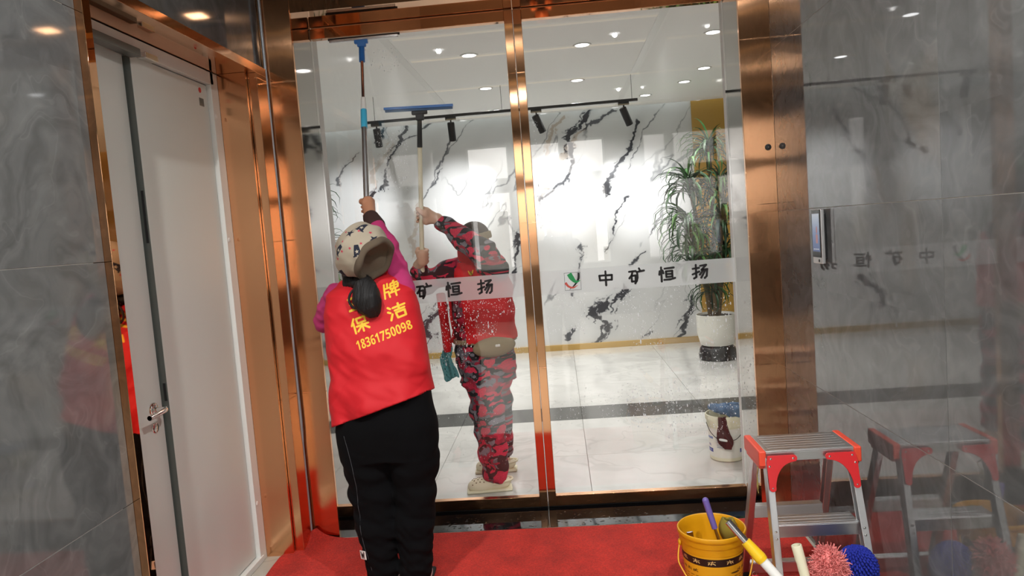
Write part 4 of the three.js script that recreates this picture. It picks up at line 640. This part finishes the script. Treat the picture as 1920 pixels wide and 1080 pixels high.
  const bl = part(sq, 'blade_channel', box(-0.18, 0.18, -0.008, 0.008, -0.008, 0.006, 0.002).rotateZ(-0.03).translate(0.02, 0.187, 0.048), M.slate, 'blue blade holder'); part(bl, 'rubber_blade', box(-0.184, 0.184, -0.003, 0.01, 0.006, 0.014).rotateZ(-0.03).translate(0.02, 0.193, 0.048), M.blue);
  // teal cloth hanging at the hip
  const cl = surface((x, y, z) => { const w = 0.028 + (0.86 - y) * 0.09; return Math.max(Math.abs(z + 0.33 + 0.012 * Math.sin(x * 130 + y * 22)) - 0.006, Math.abs(x + 0.685 - 0.012 * Math.sin(y * 30)) - w, Math.abs(y - 0.765) - 0.1 - 0.012 * Math.sin(x * 70)); }, [-0.8, 0.62, -0.37], [-0.6, 0.9, -0.29], 0.006);
  const tw = thing('cloth', 'teal cleaning cloth hanging at the hip of the second cleaner', 'cloth', [-0.685, 0.66, -0.33]); part(tw, 'fabric', cl.translate(0.685, -0.66, 0.33), M.teal);
}

// ------------------------------------------------------------------ photographer, mirrored faintly in the right glass door
{
  const base = [0, 0, 4.22], ph = thing('person', 'photographer holding a telephone, mirrored faintly in the right glass door', 'person', base);
  const put = (name, geo, mat, label) => part(ph, name, geo.translate(-base[0], 0, -base[2]), mat, label);
  const arm = (s) => [[s * 0.18, 1.31, 4.22], [s * 0.2, 1.12, 4.08], [s * 0.085, 1.43, 3.93]];
  const hands = [-1, 1].map((s) => gripHand([s * 0.062, 1.478, 3.868], V(0, 1, 0), V(s, 0, 0.3), [s * 0.082, 1.432, 3.925], 0.006, 1));
  put('body', bodyOf([stack([[0.78, 0, 4.24, 0.15, 0.1], [1.0, 0, 4.24, 0.14, 0.1], [1.2, 0, 4.24, 0.16, 0.1], [1.32, 0, 4.24, 0.14, 0.08], [1.39, 0, 4.24, 0.06, 0.06]]), ...[-1, 1].map((s) => chain(arm(s).map((p, i) => [...p, [0.05, 0.04, 0.028][i]]))), ...[-1, 1].map((s) => chain([[s * 0.1, 0.8, 4.24, 0.09], [s * 0.1, 0.45, 4.23, 0.06], [s * 0.1, 0.08, 4.26, 0.04]])), cone([0, 1.32, 4.24], [0, 1.44, 4.23], 0.052, 0.05), ellip([0, 1.505, 4.215], [0.076, 0.108, 0.095]), cone([0, 1.51, 4.125], [0, 1.485, 4.11], 0.011, 0.014), ...[-1, 1].map((s) => cone([s * 0.1, 0.045, 4.27], [s * 0.11, 0.03, 4.13], 0.035, 0.03))], hands, [-0.3, -0.02, 3.85], [0.3, 1.66, 4.42]), M.skin);
  put('jacket', surface(half(union([stack([[0.7, 0, 4.24, 0.2, 0.14], [1.0, 0, 4.24, 0.185, 0.14], [1.2, 0, 4.24, 0.195, 0.135], [1.31, 0, 4.24, 0.175, 0.11], [1.4, 0, 4.235, 0.085, 0.08]]), ...[-1, 1].map((s) => chain([[s * 0.18, 1.3, 4.22, 0.075], [s * 0.2, 1.12, 4.08, 0.062], [s * 0.1, 1.39, 3.95, 0.045]], 0.03))], 0.03), [0, -1, 0], [0, 0.76, 0]), [-0.32, 0.7, 3.86], [0.32, 1.5, 4.45], 0.012), M.darkJacket, 'dark jacket');
  put('trousers', surface(union([stack([[0.65, 0, 4.24, 0.17, 0.13], [0.85, 0, 4.24, 0.165, 0.12]]), ...[-1, 1].map((s) => chain([[s * 0.1, 0.72, 4.24, 0.1], [s * 0.1, 0.42, 4.235, 0.082], [s * 0.1, 0.09, 4.26, 0.065]], 0.02))], 0.04), [-0.32, 0.0, 4.05], [0.32, 0.95, 4.45], 0.012), M.blackCloth);
  put('hair', surface((x, y, z) => Math.max(ellip([0, 1.52, 4.23], [0.088, 0.112, 0.105])(x, y, z), 4.175 - z - (y - 1.55) * 0.7), [-0.12, 1.36, 4.08], [0.12, 1.66, 4.38], 0.008), M.hair, 'short dark hair');
  for (const s of [-1, 1]) put('shoe', surface(union([ellip([s * 0.105, 0.045, 4.17], [0.046, 0.042, 0.08]), ellip([s * 0.1, 0.055, 4.26], [0.044, 0.05, 0.06])], 0.03), [s * 0.105 - 0.07, 0.002, 4.05], [s * 0.105 + 0.07, 0.12, 4.36], 0.008), M.black);
  const tel = thing('telephone', 'dark telephone in the hands of the mirrored photographer', 'telephone', [0, 1.475, 3.862]);
  part(tel, 'case', box(-0.068, 0.068, -0.012, 0.058, -0.004, 0.004, 0.003), M.black); part(tel, 'screen', box(-0.064, 0.064, -0.009, 0.055, 0.0041, 0.0046), std(0x0a0a0c, 0.1)); 
}

// ================================================================== PROPS
// ---- face recognition terminal on the right wall and the bell button on the copper panel
{
  const t = thing('access_terminal', 'slim access control terminal with a lit screen on the right stone wall', 'terminal', [XR, 1.3875, 0.865]);
  part(t, 'mount', box(-0.011, 0, -0.09, 0.09, -0.035, 0.035, 0.002), M.black); part(t, 'case', box(-0.026, -0.011, -0.107, 0.107, -0.05, 0.05, 0.003), M.alu, 'silver case');
  const f = part(t, 'front', box(-0.028, -0.0255, -0.082, 0.106, -0.0485, 0.044, 0.001), std(0x0b0b0d, 0.12), 'black glass front');
  const scr = canvasTex(128, 256, (g, w, h) => { const gr = g.createLinearGradient(0, 0, 0, h); gr.addColorStop(0, '#d7dde8'); gr.addColorStop(0.5, '#8fa3c8'); gr.addColorStop(1, '#5a6ea0'); g.fillStyle = gr; g.fillRect(0, 0, w, h); g.fillStyle = '#c88a8a'; g.beginPath(); g.ellipse(78, 110, 12, 26, 0, 0, 7); g.fill(); g.fillRect(60, 140, 34, 60); g.fillStyle = '#ffffff'; for (let i = 0; i < 4; i++) g.fillRect(16 + i * 26, 236, 14, 8); });
  const sg = new THREE.PlaneGeometry(0.078, 0.15).rotateY(-Math.PI / 2).translate(-0.0283, 0.016, -0.001); part(f, 'screen', sg, new THREE.MeshStandardMaterial({ color: 0x000000, emissive: 0xffffff, emissiveMap: scr, emissiveIntensity: 0.55, roughness: 0.2 }), 'lit screen');
  part(t, 'sensor', new THREE.CylinderGeometry(0.006, 0.006, 0.002, 16).rotateZ(Math.PI / 2).translate(-0.0266, -0.095, 0.02), M.black);
  const al = areaLight(-0.035, 0.016, 0, 0.078, 0.15, -1, 0.016, 0, col(0.7, 0.78, 1), 0.5); t.add(al); al.lookAt(-1, 1.4, 0.865);
  const b = thing('bell_button', 'small round black button on the right copper panel', 'button', [1.018, 1.803, ZF]);
  part(b, 'rim', lathe([[0, 0.006], [0.0125, 0.006], [0.0145, 0.004], [0.015, 0]], 28).rotateX(Math.PI / 2), M.black); part(b, 'lens', new THREE.SphereGeometry(0.003, 12, 8).translate(0, 0, 0.0062), M.chrome);
}
// ---- aluminium step ladder with red fittings
{
  const c = [0.823, 0.008, 1.19], l = thing('step_ladder', 'aluminium step ladder with red corner fittings on the carpet', 'ladder', c), o = (x, y, z) => V(x - c[0], y - c[1], z - c[2]);
  const B = (x0, x1, y0, y1, z0, z1, r = 0.002) => box(x0 - c[0], x1 - c[0], y0 - c[1], y1 - c[1], z0 - c[2], z1 - c[2], r);
  const rail = (a, b, w, d) => { const dir = b.clone().sub(a), g = new RoundedBoxGeometry(w, dir.length(), d, 1, 0.002); g.applyQuaternion(new THREE.Quaternion().setFromUnitVectors(V(0, 1, 0), dir.clone().normalize())); const m = a.clone().add(b).multiplyScalar(0.5); return g.translate(m.x, m.y, m.z); };
  part(l, 'platform', merged([B(0.672, 0.975, 0.658, 0.666, 1.095, 1.285), B(0.672, 0.975, 0.628, 0.66, 1.279, 1.285), ...[0, 1, 2, 3, 4, 5, 6].map((i) => B(0.69, 0.957, 0.666, 0.6667, 1.11 + i * 0.026, 1.122 + i * 0.026, 0.0006))]), M.alu);
  for (const [x0, x1] of [[0.648, 0.674], [0.973, 0.999]]) part(l, 'end_cap', merged([B(x0, x1, 0.612, 0.668, 1.082, 1.292, 0.006), B(x0 + 0.004, x1 - 0.004, 0.6, 0.615, 1.1, 1.275, 0.003)]), M.redTrim, 'red plastic end cap');
  const legs = [[0.681, 0.667, 1, 'front'], [0.966, 0.985, 1, 'front'], [0.689, 0.676, -1, 'rear'], [0.958, 0.975, -1, 'rear']];
  for (const [xa, xb, s] of legs) {
    const a = o(xa, 0.64, s > 0 ? 1.272 : 1.105), b = o(xb, 0.02, s > 0 ? 1.445 : 0.865);
    const lg = part(l, 'leg', merged([rail(b, a, 0.024, 0.0035).translate(0, 0, s * 0.018), rail(b, a, 0.0035, 0.04).translate((xa < 0.8 ? -1 : 1) * 0.0105, 0, 0), rail(b, a, 0.024, 0.0035).translate(0, 0, -s * 0.018)]), M.alu);
    part(lg, 'foot', new RoundedBoxGeometry(0.034, 0.03, 0.05, 1, 0.004).translate(b.x, b.y + 0.0045, b.z), M.rubber);
  }
  for (const [y, z, s, x0, x1, d] of [[0.42, 1.335, 1, 0.688, 0.965, 0.085], [0.175, 1.403, 1, 0.682, 0.972, 0.085], [0.355, 0.985, -1, 0.693, 0.957, 0.04], [0.075, 0.88, -1, 0.688, 0.963, 0.03]])
    part(l, s > 0 ? 'step' : 'rear_bar', merged([B(x0, x1, y - 0.005, y, s > 0 ? z - d : z - d / 2, s > 0 ? z : z + d / 2), B(x0, x1, y - 0.047, y - 0.004, s > 0 ? z - 0.004 : z + d / 2 - 0.004, s > 0 ? z : z + d / 2), ...(s > 0 ? [0, 1, 2].map((i) => B(x0 + 0.005, x1 - 0.005, y, y + 0.0009, z - d + 0.012 + i * 0.024, z - d + 0.024 + i * 0.024, 0.0006)) : [])]), M.alu);
  // red corner brackets with rivets
  for (const s of [-1, 1]) {
    const sh = new THREE.Shape(); sh.moveTo(0.004, 0); sh.lineTo(0.082, 0); sh.absarc(0.082, -0.0095, 0.0095, Math.PI / 2, -Math.PI / 2, true); sh.quadraticCurveTo(0.03, -0.024, 0.0175, -0.092); sh.absarc(0.0085, -0.098, 0.0095, 0, -Math.PI, true); sh.lineTo(-0.001, -0.02); sh.closePath();
    const g = new THREE.ExtrudeGeometry(sh, { depth: 0.003, bevelEnabled: true, bevelSize: 0.001, bevelThickness: 0.001, bevelSegments: 2, curveSegments: 10 }); if (s > 0) g.scale(-1, 1, 1);
    if (s > 0) { const ix = g.index; if (!ix) { const p = g.attributes.position.array, nn = g.attributes.normal.array; for (let i = 0; i < p.length; i += 9) for (let k = 0; k < 3; k++) { let q = p[i + 3 + k]; p[i + 3 + k] = p[i + 6 + k]; p[i + 6 + k] = q; q = nn[i + 3 + k]; nn[i + 3 + k] = nn[i + 6 + k]; nn[i + 6 + k] = q; } } }
    g.scale(1.12, 1.12, 1); g.rotateX(-0.275); const q = o(s < 0 ? 0.672 : 0.975, 0.652, 1.296); const br = part(l, 'corner_bracket', g.translate(q.x, q.y, q.z), M.redPlastic, 'curved red corner bracket');
    for (const [u, v] of [[0.012, -0.008], [0.08, -0.009], [0.006, -0.03], [0.0085, -0.094]]) part(br, 'rivet', new THREE.SphereGeometry(0.0042, 10, 6).scale(1, 1, 0.5).translate(q.x - s * u * 1.12, q.y + v * 1.12, q.z + 0.004 - v * 0.3), M.chrome);
  }
  for (const x of [0.676, 0.972]) for (const y of [0.405, 0.382]) part(l, 'rivet', new THREE.SphereGeometry(0.0045, 10, 6).scale(1, 1, 0.5).translate(x - c[0], y - c[1], 1.358 + (0.405 - y) * 0.28 - c[2]), M.chrome);
  part(l, 'tie_string', merged([tube([o(0.664, 0.60, 1.2), o(0.662, 0.57, 1.21), o(0.664, 0.55, 1.19), o(0.661, 0.53, 1.205), o(0.663, 0.5, 1.2), o(0.66, 0.515, 1.215), o(0.663, 0.535, 1.2)], 0.0016, 5, 40), tube([o(0.663, 0.54, 1.2), o(0.655, 0.52, 1.22), o(0.66, 0.49, 1.215)], 0.0016, 5, 20)]), std(0xb3a65c, 0.9), 'yellowish plastic string');
}
// ---- yellow bucket with its label
{
  const c = [0.521, 0.008, 1.02], b = thing('bucket', 'yellow plastic bucket on the red carpet beside the ladder', 'bucket', c), H = 0.285;
  part(b, 'wall', lathe([[0.002, 0.001], [0.098, 0.001], [0.102, 0.006], [0.1185, H - 0.075], [0.122, H - 0.07], [0.1225, H - 0.045], [0.1265, H - 0.042], [0.127, H - 0.02], [0.131, H - 0.018], [0.132, H - 0.004], [0.129, H], [0.124, H - 0.003], [0.1195, H - 0.03], [0.0995, 0.012], [0.002, 0.009]], 56), M.yellowPlastic);
  const lab = canvasTex(1024, 512, (g, w, h) => {
    g.fillStyle = '#e3a81c'; g.fillRect(0, 0, w, h); g.fillStyle = '#241a14'; g.fillRect(0, 20, w, 96); g.strokeStyle = '#e8c880'; 
    for (let i = 0; i < 12; i++) drawInk(g, scribble(i), 40 + i * 84, 40, 44, 52, 5);
    g.strokeStyle = '#3a2b10'; for (let r = 0; r < 2; r++) for (let i = 0; i < 7; i++) drawInk(g, scribble(i + 20), 110 + r * 512 + i * 42, 168, 34, 40, 5);
    g.fillStyle = '#4a3a18'; for (let r = 0; r < 2; r++) { g.beginPath(); g.ellipse(100 + r * 512, 212, 34, 11, 0.1, 0, 7); g.fill(); } g.fillStyle = 'rgba(70,52,16,0.7)'; for (let r = 0; r < 2; r++) for (let k = 0; k < 6; k++) for (let i = 0; i < 9; i++) g.fillRect(90 + r * 512 + i * 36, 252 + k * 34, 26 - (i * k) % 9, 9);
  });
  const lb = new THREE.CylinderGeometry(0.1192, 0.1052, 0.165, 56, 1, true); part(b, 'label', lb.translate(0, 0.125, 0), std(0xffffff, 0.4, { map: lab }), 'printed label with a dark band');
  part(b, 'handle', tube([V(-0.127, H - 0.055, 0.01), V(-0.14, H - 0.1, 0.04), V(-0.135, H - 0.13, 0.065), V(-0.09, H - 0.19, 0.12), V(0.0, H - 0.215, 0.15), V(0.09, H - 0.19, 0.12), V(0.135, H - 0.13, 0.065), V(0.14, H - 0.1, 0.04), V(0.127, H - 0.055, 0.01)], 0.003, 8, 60), M.yellowPlastic);
  for (const s of [-1, 1]) part(b, 'handle_lug', new THREE.SphereGeometry(0.014, 12, 8).scale(0.5, 1, 1).translate(s * 0.127, H - 0.055, 0.01), M.yellowPlastic);
  // things in the bucket
  const A = V(0.500, 0.405, 1.045), Bq = V(0.565, 0.15, 1.075), hd = thing('tool_handle', 'purple tool handle standing in the yellow bucket', 'handle', [A.x, A.y, A.z]);
  part(hd, 'grip', merged([rod(V(0, 0, 0), Bq.clone().sub(A).multiplyScalar(0.42), 0.0125, 0.0115), new THREE.SphereGeometry(0.0125, 14, 8)]), M.purple); part(hd, 'shaft', rod(Bq.clone().sub(A).multiplyScalar(0.42), Bq.clone().sub(A), 0.006), M.steel);
  const sc = thing('scraper', 'small grey scraper leaning inside the yellow bucket', 'scraper', [0.432, 0.20, 1.05]); part(sc, 'blade', box(-0.002, 0.022, 0, 0.085, -0.003, 0.003, 0.001).rotateZ(0.12), M.steel); part(sc, 'grip', rod(V(0.01, 0, 0), V(0.025, -0.12, 0), 0.009), M.black);
  const cl = thing('cloth', 'olive rag hanging over the rim of the yellow bucket', 'cloth', [0.61, 0.23, 1.0]);
  part(cl, 'fabric', surface((x, y, z) => Math.max(Math.abs(Math.hypot(x + 0.02, z) - 0.018 - 0.012 * Math.sin(y * 40)) - 0.007, Math.abs(y) - 0.085 - 0.01 * Math.sin(x * 90)) , [-0.09, -0.11, -0.07], [0.06, 0.11, 0.07], 0.006), std(0x8a7a2c, 0.95));
  const tg = thing('key_tag', 'small red tag hanging beside the yellow bucket', 'tag', [0.652, 0.12, 1.13]); part(tg, 'tag', box(-0.012, 0.014, -0.02, 0.02, -0.004, 0.004, 0.003), M.redPlastic); part(tg, 'ring', new THREE.TorusGeometry(0.008, 0.0015, 6, 16).translate(0, 0.026, 0), M.chrome);
}
// ---- poles and dusters leaning at the ladder
{
  const a = V(0.511, 0.46, 1.38), bq = V(0.652, 0.287, 1.452), d = bq.clone().sub(a).normalize(), end = a.clone().addScaledVector(d, (0.014 - a.y) / d.y);
  const p = thing('telescopic_pole', 'white telescopic pole with a yellow collar and bare steel end', 'pole', [a.x, a.y, a.z]), at = (t) => d.clone().multiplyScalar(t), Lp = end.clone().sub(a).length();
  part(p, 'steel_end', lathe([[0.0095, 0], [0.012, 0], [0.012, 0.085], [0.0095, 0.085], [0.0095, 0]], 24).applyQuaternion(new THREE.Quaternion().setFromUnitVectors(V(0, 1, 0), d)), M.steel);
  part(p, 'collar', merged([rod(at(0.083), at(0.15), 0.0165, 0.021, 20), rod(at(0.15), at(0.163), 0.021, 0.0185, 20)]), M.yellow, 'yellow lock collar'); part(p, 'tube', rod(at(0.16), at(Lp), 0.0165, 0.0165, 20), M.white);
  const w = thing('white_pole', 'plain white plastic pole end beside the pink duster', 'pole', [0.699, 0.422, 1.5]), we = V(0.085, -0.41, 0.03); part(w, 'tube', lathe([[0.0125, 0], [0.0165, 0], [0.0165, 0.05], [0.0155, 0.055], [0.0155, we.length()], [0.0125, we.length()], [0.0125, 0]], 22).applyQuaternion(new THREE.Quaternion().setFromUnitVectors(V(0, 1, 0), we.clone().normalize())), M.cream);
  // pink fluffy duster
  const pk = thing('duster', 'fluffy pink duster in front of the ladder', 'duster', [0.797, 0.335, 1.505]);
  part(pk, 'handle', rod(V(0, -0.05, 0), V(0.02, -0.325, 0.03), 0.009), M.white); part(pk, 'core', surface((x, y, z) => ellip([0, 0, 0], [0.045, 0.066, 0.04])(x, y, z) + 0.004 * n3(x * 120, y * 120, z * 120), [-0.07, -0.09, -0.07], [0.07, 0.09, 0.07], 0.006), M.pink);
  const hairs = []; for (let i = 0; i < 1700; i++) { const u = rr(-1, 1), f = rr(0, 6.283), k = Math.sqrt(1 - u * u), n = V(k * Math.cos(f), u, k * Math.sin(f)), s = V(n.x * 0.044, n.y * 0.064, n.z * 0.039), j = V(rr(-1, 1), rr(-1, 1), rr(-1, 1)).multiplyScalar(0.016), e = s.clone().addScaledVector(n, rr(0.004, 0.015)).add(j); hairs.push(tube([s, s.clone().lerp(e, 0.5).add(V(rr(-1, 1), rr(-1, 1), rr(-1, 1)).multiplyScalar(0.006)), e], 0.0015, 3, 3)); }
  part(pk, 'fluff', merged(hairs), M.pink).userData.kind = 'stuff';
  // blue chenille mop head
  const bm = thing('mop_head', 'deep blue chenille mop head beside the pink duster', 'mop', [0.9, 0.325, 1.46]);
  part(bm, 'handle', rod(V(0.0, -0.05, 0), V(-0.01, -0.315, 0.04), 0.0095), M.white); part(bm, 'core', surface(ellip([0, 0, 0], [0.058, 0.068, 0.035]), [-0.08, -0.09, -0.06], [0.08, 0.09, 0.06], 0.008), M.navy);
  const nubs = []; for (let i = 0; i < 520; i++) { const u = 1 - 2 * (i + 0.5) / 520, f = i * 2.39996, k = Math.sqrt(1 - u * u), n = V(k * Math.cos(f), u, k * Math.sin(f)), s = V(n.x * 0.056, n.y * 0.066, n.z * 0.034), e = s.clone().addScaledVector(n, 0.012).add(V(rr(-0.002, 0.002), -0.012, rr(-0.002, 0.002))); nubs.push(new THREE.CapsuleGeometry(0.0042, s.distanceTo(e), 2, 5).applyQuaternion(new THREE.Quaternion().setFromUnitVectors(V(0, 1, 0), e.clone().sub(s).normalize())).translate((s.x + e.x) / 2, (s.y + e.y) / 2, (s.z + e.z) / 2)); }
  part(bm, 'chenille', merged(nubs), M.navy).userData.kind = 'stuff';
}
// ---- white bucket with cloths behind the right glass door
{
  const c = [0.955, 0.001, -0.66], b = thing('bucket', 'white paint bucket with cloths behind the right glass door', 'bucket', c), H = 0.285;
  const tex = canvasTex(1024, 512, (g, w, h) => { g.fillStyle = '#e9e6dc'; g.fillRect(0, 0, w, h); for (let r = 0; r < 2; r++) { const x = r * 512 + 40; g.fillStyle = '#3a4796'; g.fillRect(x, 360, 230, 70); g.strokeStyle = '#c8cce4'; [31, 32, 33, 34].forEach((k, i) => drawInk(g, scribble(k), x + 20 + i * 50, 382, 34, 30, 4)); g.strokeStyle = '#4d5a9c'; [41, 42, 43].forEach((k, i) => drawInk(g, scribble(k), x + 30 + i * 64, 278, 46, 50, 7)); g.fillStyle = '#7d88b8'; g.fillRect(x + 150, 150, 90, 40); g.fillStyle = '#9aa0b4'; for (let k = 0; k < 7; k++) g.fillRect(x + 280, 140 + k * 30, 120 - (k * 37) % 50, 12); } });
  part(b, 'wall', lathe([[0.002, 0.001], [0.096, 0.001], [0.1, 0.006], [0.108, H - 0.07], [0.113, H - 0.068], [0.114, H - 0.035], [0.119, H - 0.033], [0.12, H - 0.004], [0.115, H], [0.111, H - 0.004], [0.098, 0.012], [0.002, 0.01]], 48), M.cream);
  part(b, 'label', new THREE.CylinderGeometry(0.1085, 0.1018, 0.18, 48, 1, true).rotateY(0.4).translate(0, 0.115, 0), std(0xffffff, 0.4, { map: tex }), 'printed blue and white label');
  part(b, 'handle', tube([V(0.117, H - 0.05, 0.0), V(0.1, H - 0.09, 0.06), V(0.03, H - 0.14, 0.118), V(-0.06, H - 0.135, 0.12), V(-0.105, H - 0.1, 0.08), V(-0.12, H - 0.05, 0.02)], 0.0022, 6, 40), M.blackMetal);
  part(b, 'handle_grip', rod(V(-0.02, H - 0.143, 0.122), V(-0.075, H - 0.132, 0.117), 0.008), M.white);
  const k1 = thing('cloth', 'slate blue cloth draped over the white bucket', 'cloth', [0.965, 0.286, -0.66]);
  part(k1, 'fabric', surface((x, y, z) => { const f = chain([[-0.10, 0.055, 0.05, 0.024], [-0.04, 0.04, 0.075, 0.027], [0.03, 0.022, 0.08, 0.03], [0.09, 0.014, 0.06, 0.03]], 0.03)(x, y, z), g2 = chain([[-0.08, 0.03, -0.02, 0.02], [0.08, 0.028, -0.03, 0.024]], 0.02)(x, y, z); return Math.max(smin(f, g2, 0.05) + 0.006 * n3(x * 60, y * 50, z * 60), -y - 0.012); }, [-0.17, -0.04, -0.1], [0.16, 0.12, 0.15], 0.007), M.slate);
  const k2 = thing('cloth', 'dark red rag hanging down the white bucket', 'cloth', [0.915, 0.20, -0.545]);
  part(k2, 'fabric', surface((x, y, z) => { const w = 0.026 + 0.022 * sstep(0.05, -0.06, y) - 0.03 * sstep(-0.06, -0.12, y); return Math.max(Math.abs(z - 0.008 * Math.sin(x * 80 + y * 20) + y * 0.05) - 0.007, Math.abs(x - (y < -0.02 ? (-0.02 - y) * 0.25 : 0)) - w, Math.abs(y + 0.012) - 0.1); }, [-0.09, -0.14, -0.04], [0.09, 0.12, 0.04], 0.006), M.maroon);
}
// ---- potted palms
function palm(label, x, z, crowns, nLeaves, potted) {
  const p = thing('potted_plant', label, 'plant', [x, 0.001, z]);
  part(p, 'pot', lathe([[0.002, 0.15], [0.15, 0.15], [0.17, 0.16], [0.2, 0.28], [0.203, 0.47], [0.2, 0.478], [0.19, 0.475], [0.185, 0.44], [0.002, 0.43]], 44), M.pot, 'white round pot'); part(p, 'stand', lathe([[0.002, 0], [0.17, 0], [0.19, 0.01], [0.195, 0.06], [0.18, 0.12], [0.15, 0.152], [0.002, 0.152]], 36), M.black, 'black base'); part(p, 'soil', new THREE.CylinderGeometry(0.186, 0.18, 0.02, 30).translate(0, 0.445, 0), M.soil);
  const leafGeo = []; for (let k = 0; k < 5; k++) { const L = 0.34 + k * 0.045, P = [], I = [], n = 6, droop = 0.35 + k * 0.16; let px = 0, py = 0, an = 0.9 - k * 0.08; for (let i = 0; i <= n; i++) { const w = 0.013 * Math.sin(Math.PI * Math.min(1, (i / n) * 0.86 + 0.14)) + 0.0008; P.push(px, py, -w, px, py - w * 0.5, 0, px, py, w); if (i < n) for (const q of [0, 1]) { const a = i * 3 + q, b = a + 3; I.push(a, b, a + 1, a + 1, b, b + 1); } px += Math.cos(an) * L / n; py += Math.sin(an) * L / n; an -= droop * (0.6 + i * 0.22) * 0.6; } const g = new THREE.BufferGeometry(); g.setAttribute('position', new THREE.Float32BufferAttribute(P, 3)); g.setAttribute('uv', new THREE.Float32BufferAttribute(new Float32Array(P.length / 3 * 2), 2)); g.setIndex(I); g.computeVertexNormals(); leafGeo.push(g); }
  crowns.forEach(([cx, cy, cz]) => part(p, 'cane', tube([V(cx * 0.25, 0.44, cz * 0.25), V(cx * 0.5 + 0.01, cy * 0.5 + 0.2, cz * 0.5), V(cx, cy, cz)], 0.02, 8, 16), M.cane));
  for (let i = 0; i < nLeaves; i++) {
    const [cx, cy, cz, sp] = crowns[i % crowns.length], m = part(p, 'leaf', leafGeo[Math.floor(rnd() * 5)], M.leaf[Math.floor(rnd() * 4)]);
    m.position.set(cx, cy + rr(-0.14, 0.08), cz); m.rotation.set(0, rr(0, 6.283), rr(-0.75, 0.5), 'YXZ'); m.scale.setScalar(rr(0.8, 1.2) * (sp ?? 1));
  }
  const more = []; const q = new THREE.Matrix4(), eu = new THREE.Euler(), qu = new THREE.Quaternion();
  for (let i = 0; i < potted; i++) { const [cx, cy, cz, sp] = crowns[i % crowns.length], s = rr(0.7, 1.15) * (sp ?? 1); eu.set(0, rr(0, 6.283), rr(-0.9, 0.5), 'YXZ'); q.compose(V(cx, cy + rr(-0.16, 0.06), cz), qu.setFromEuler(eu), V(s, s, s)); more.push(leafGeo[Math.floor(rnd() * 5)].clone().applyMatrix4(q)); }
  if (more.length) part(p, 'foliage', merged(more), M.leaf[2]).userData.kind = 'stuff';
  return p;
}
palm('tall leafy potted palm in a white pot by the ochre panel', 1.60, -3.86, [[0.02, 2.22, 0.0, 0.95], [-0.22, 1.86, 0.08, 1], [0.14, 1.82, -0.08, 1], [-0.26, 1.46, 0.12, 1.05], [0.1, 1.5, 0.08, 1.05], [-0.22, 1.12, 0.1, 1], [0.13, 1.15, 0.0, 1], [-0.05, 0.85, 0.12, 0.8]], 295, 330);
palm('tall leafy potted palm at the far left, beside the copper frame', -2.62, -3.86, [[0.05, 1.9, 0.0, 0.9], [0.12, 1.5, 0.08, 0.9], [-0.15, 1.6, -0.08, 0.9], [0.05, 1.15, 0.1, 0.9]], 150, 120);
// ---- hazy city far below the lobby windows, mirrored in the glass
{
  const g = setting('ground', 'hazy city ground far below', 'ground'); part(g, 'plain', box(-600, 600, -72, -70, 60, 700), M.ground);
  for (let i = 0; i < 14; i++) {
    const x = (i - 6.5) * 14 + rr(-2, 2), z = rr(190, 260), w = rr(7, 11), top = rr(-10, 5) + (i % 5 === 0 ? 4 : 0), t = thing('tower_block', 'tower block of the far skyline, mirrored in the glass doors', 'building', [x, -70, z], 'far skyline'), m = i % 2 ? M.towerA : M.towerB;
    part(t, 'shaft', box(-w / 2, w / 2, 0, top + 70, -w / 2, w / 2), m); part(t, 'roof_house', box(-w / 5, w / 4, top + 70, top + 73, -w / 4, w / 4), m);
  }
}

scene.traverse((o) => { if (o.isMesh) { o.castShadow = true; o.receiveShadow = true; } });
renderer.render(scene, camera);
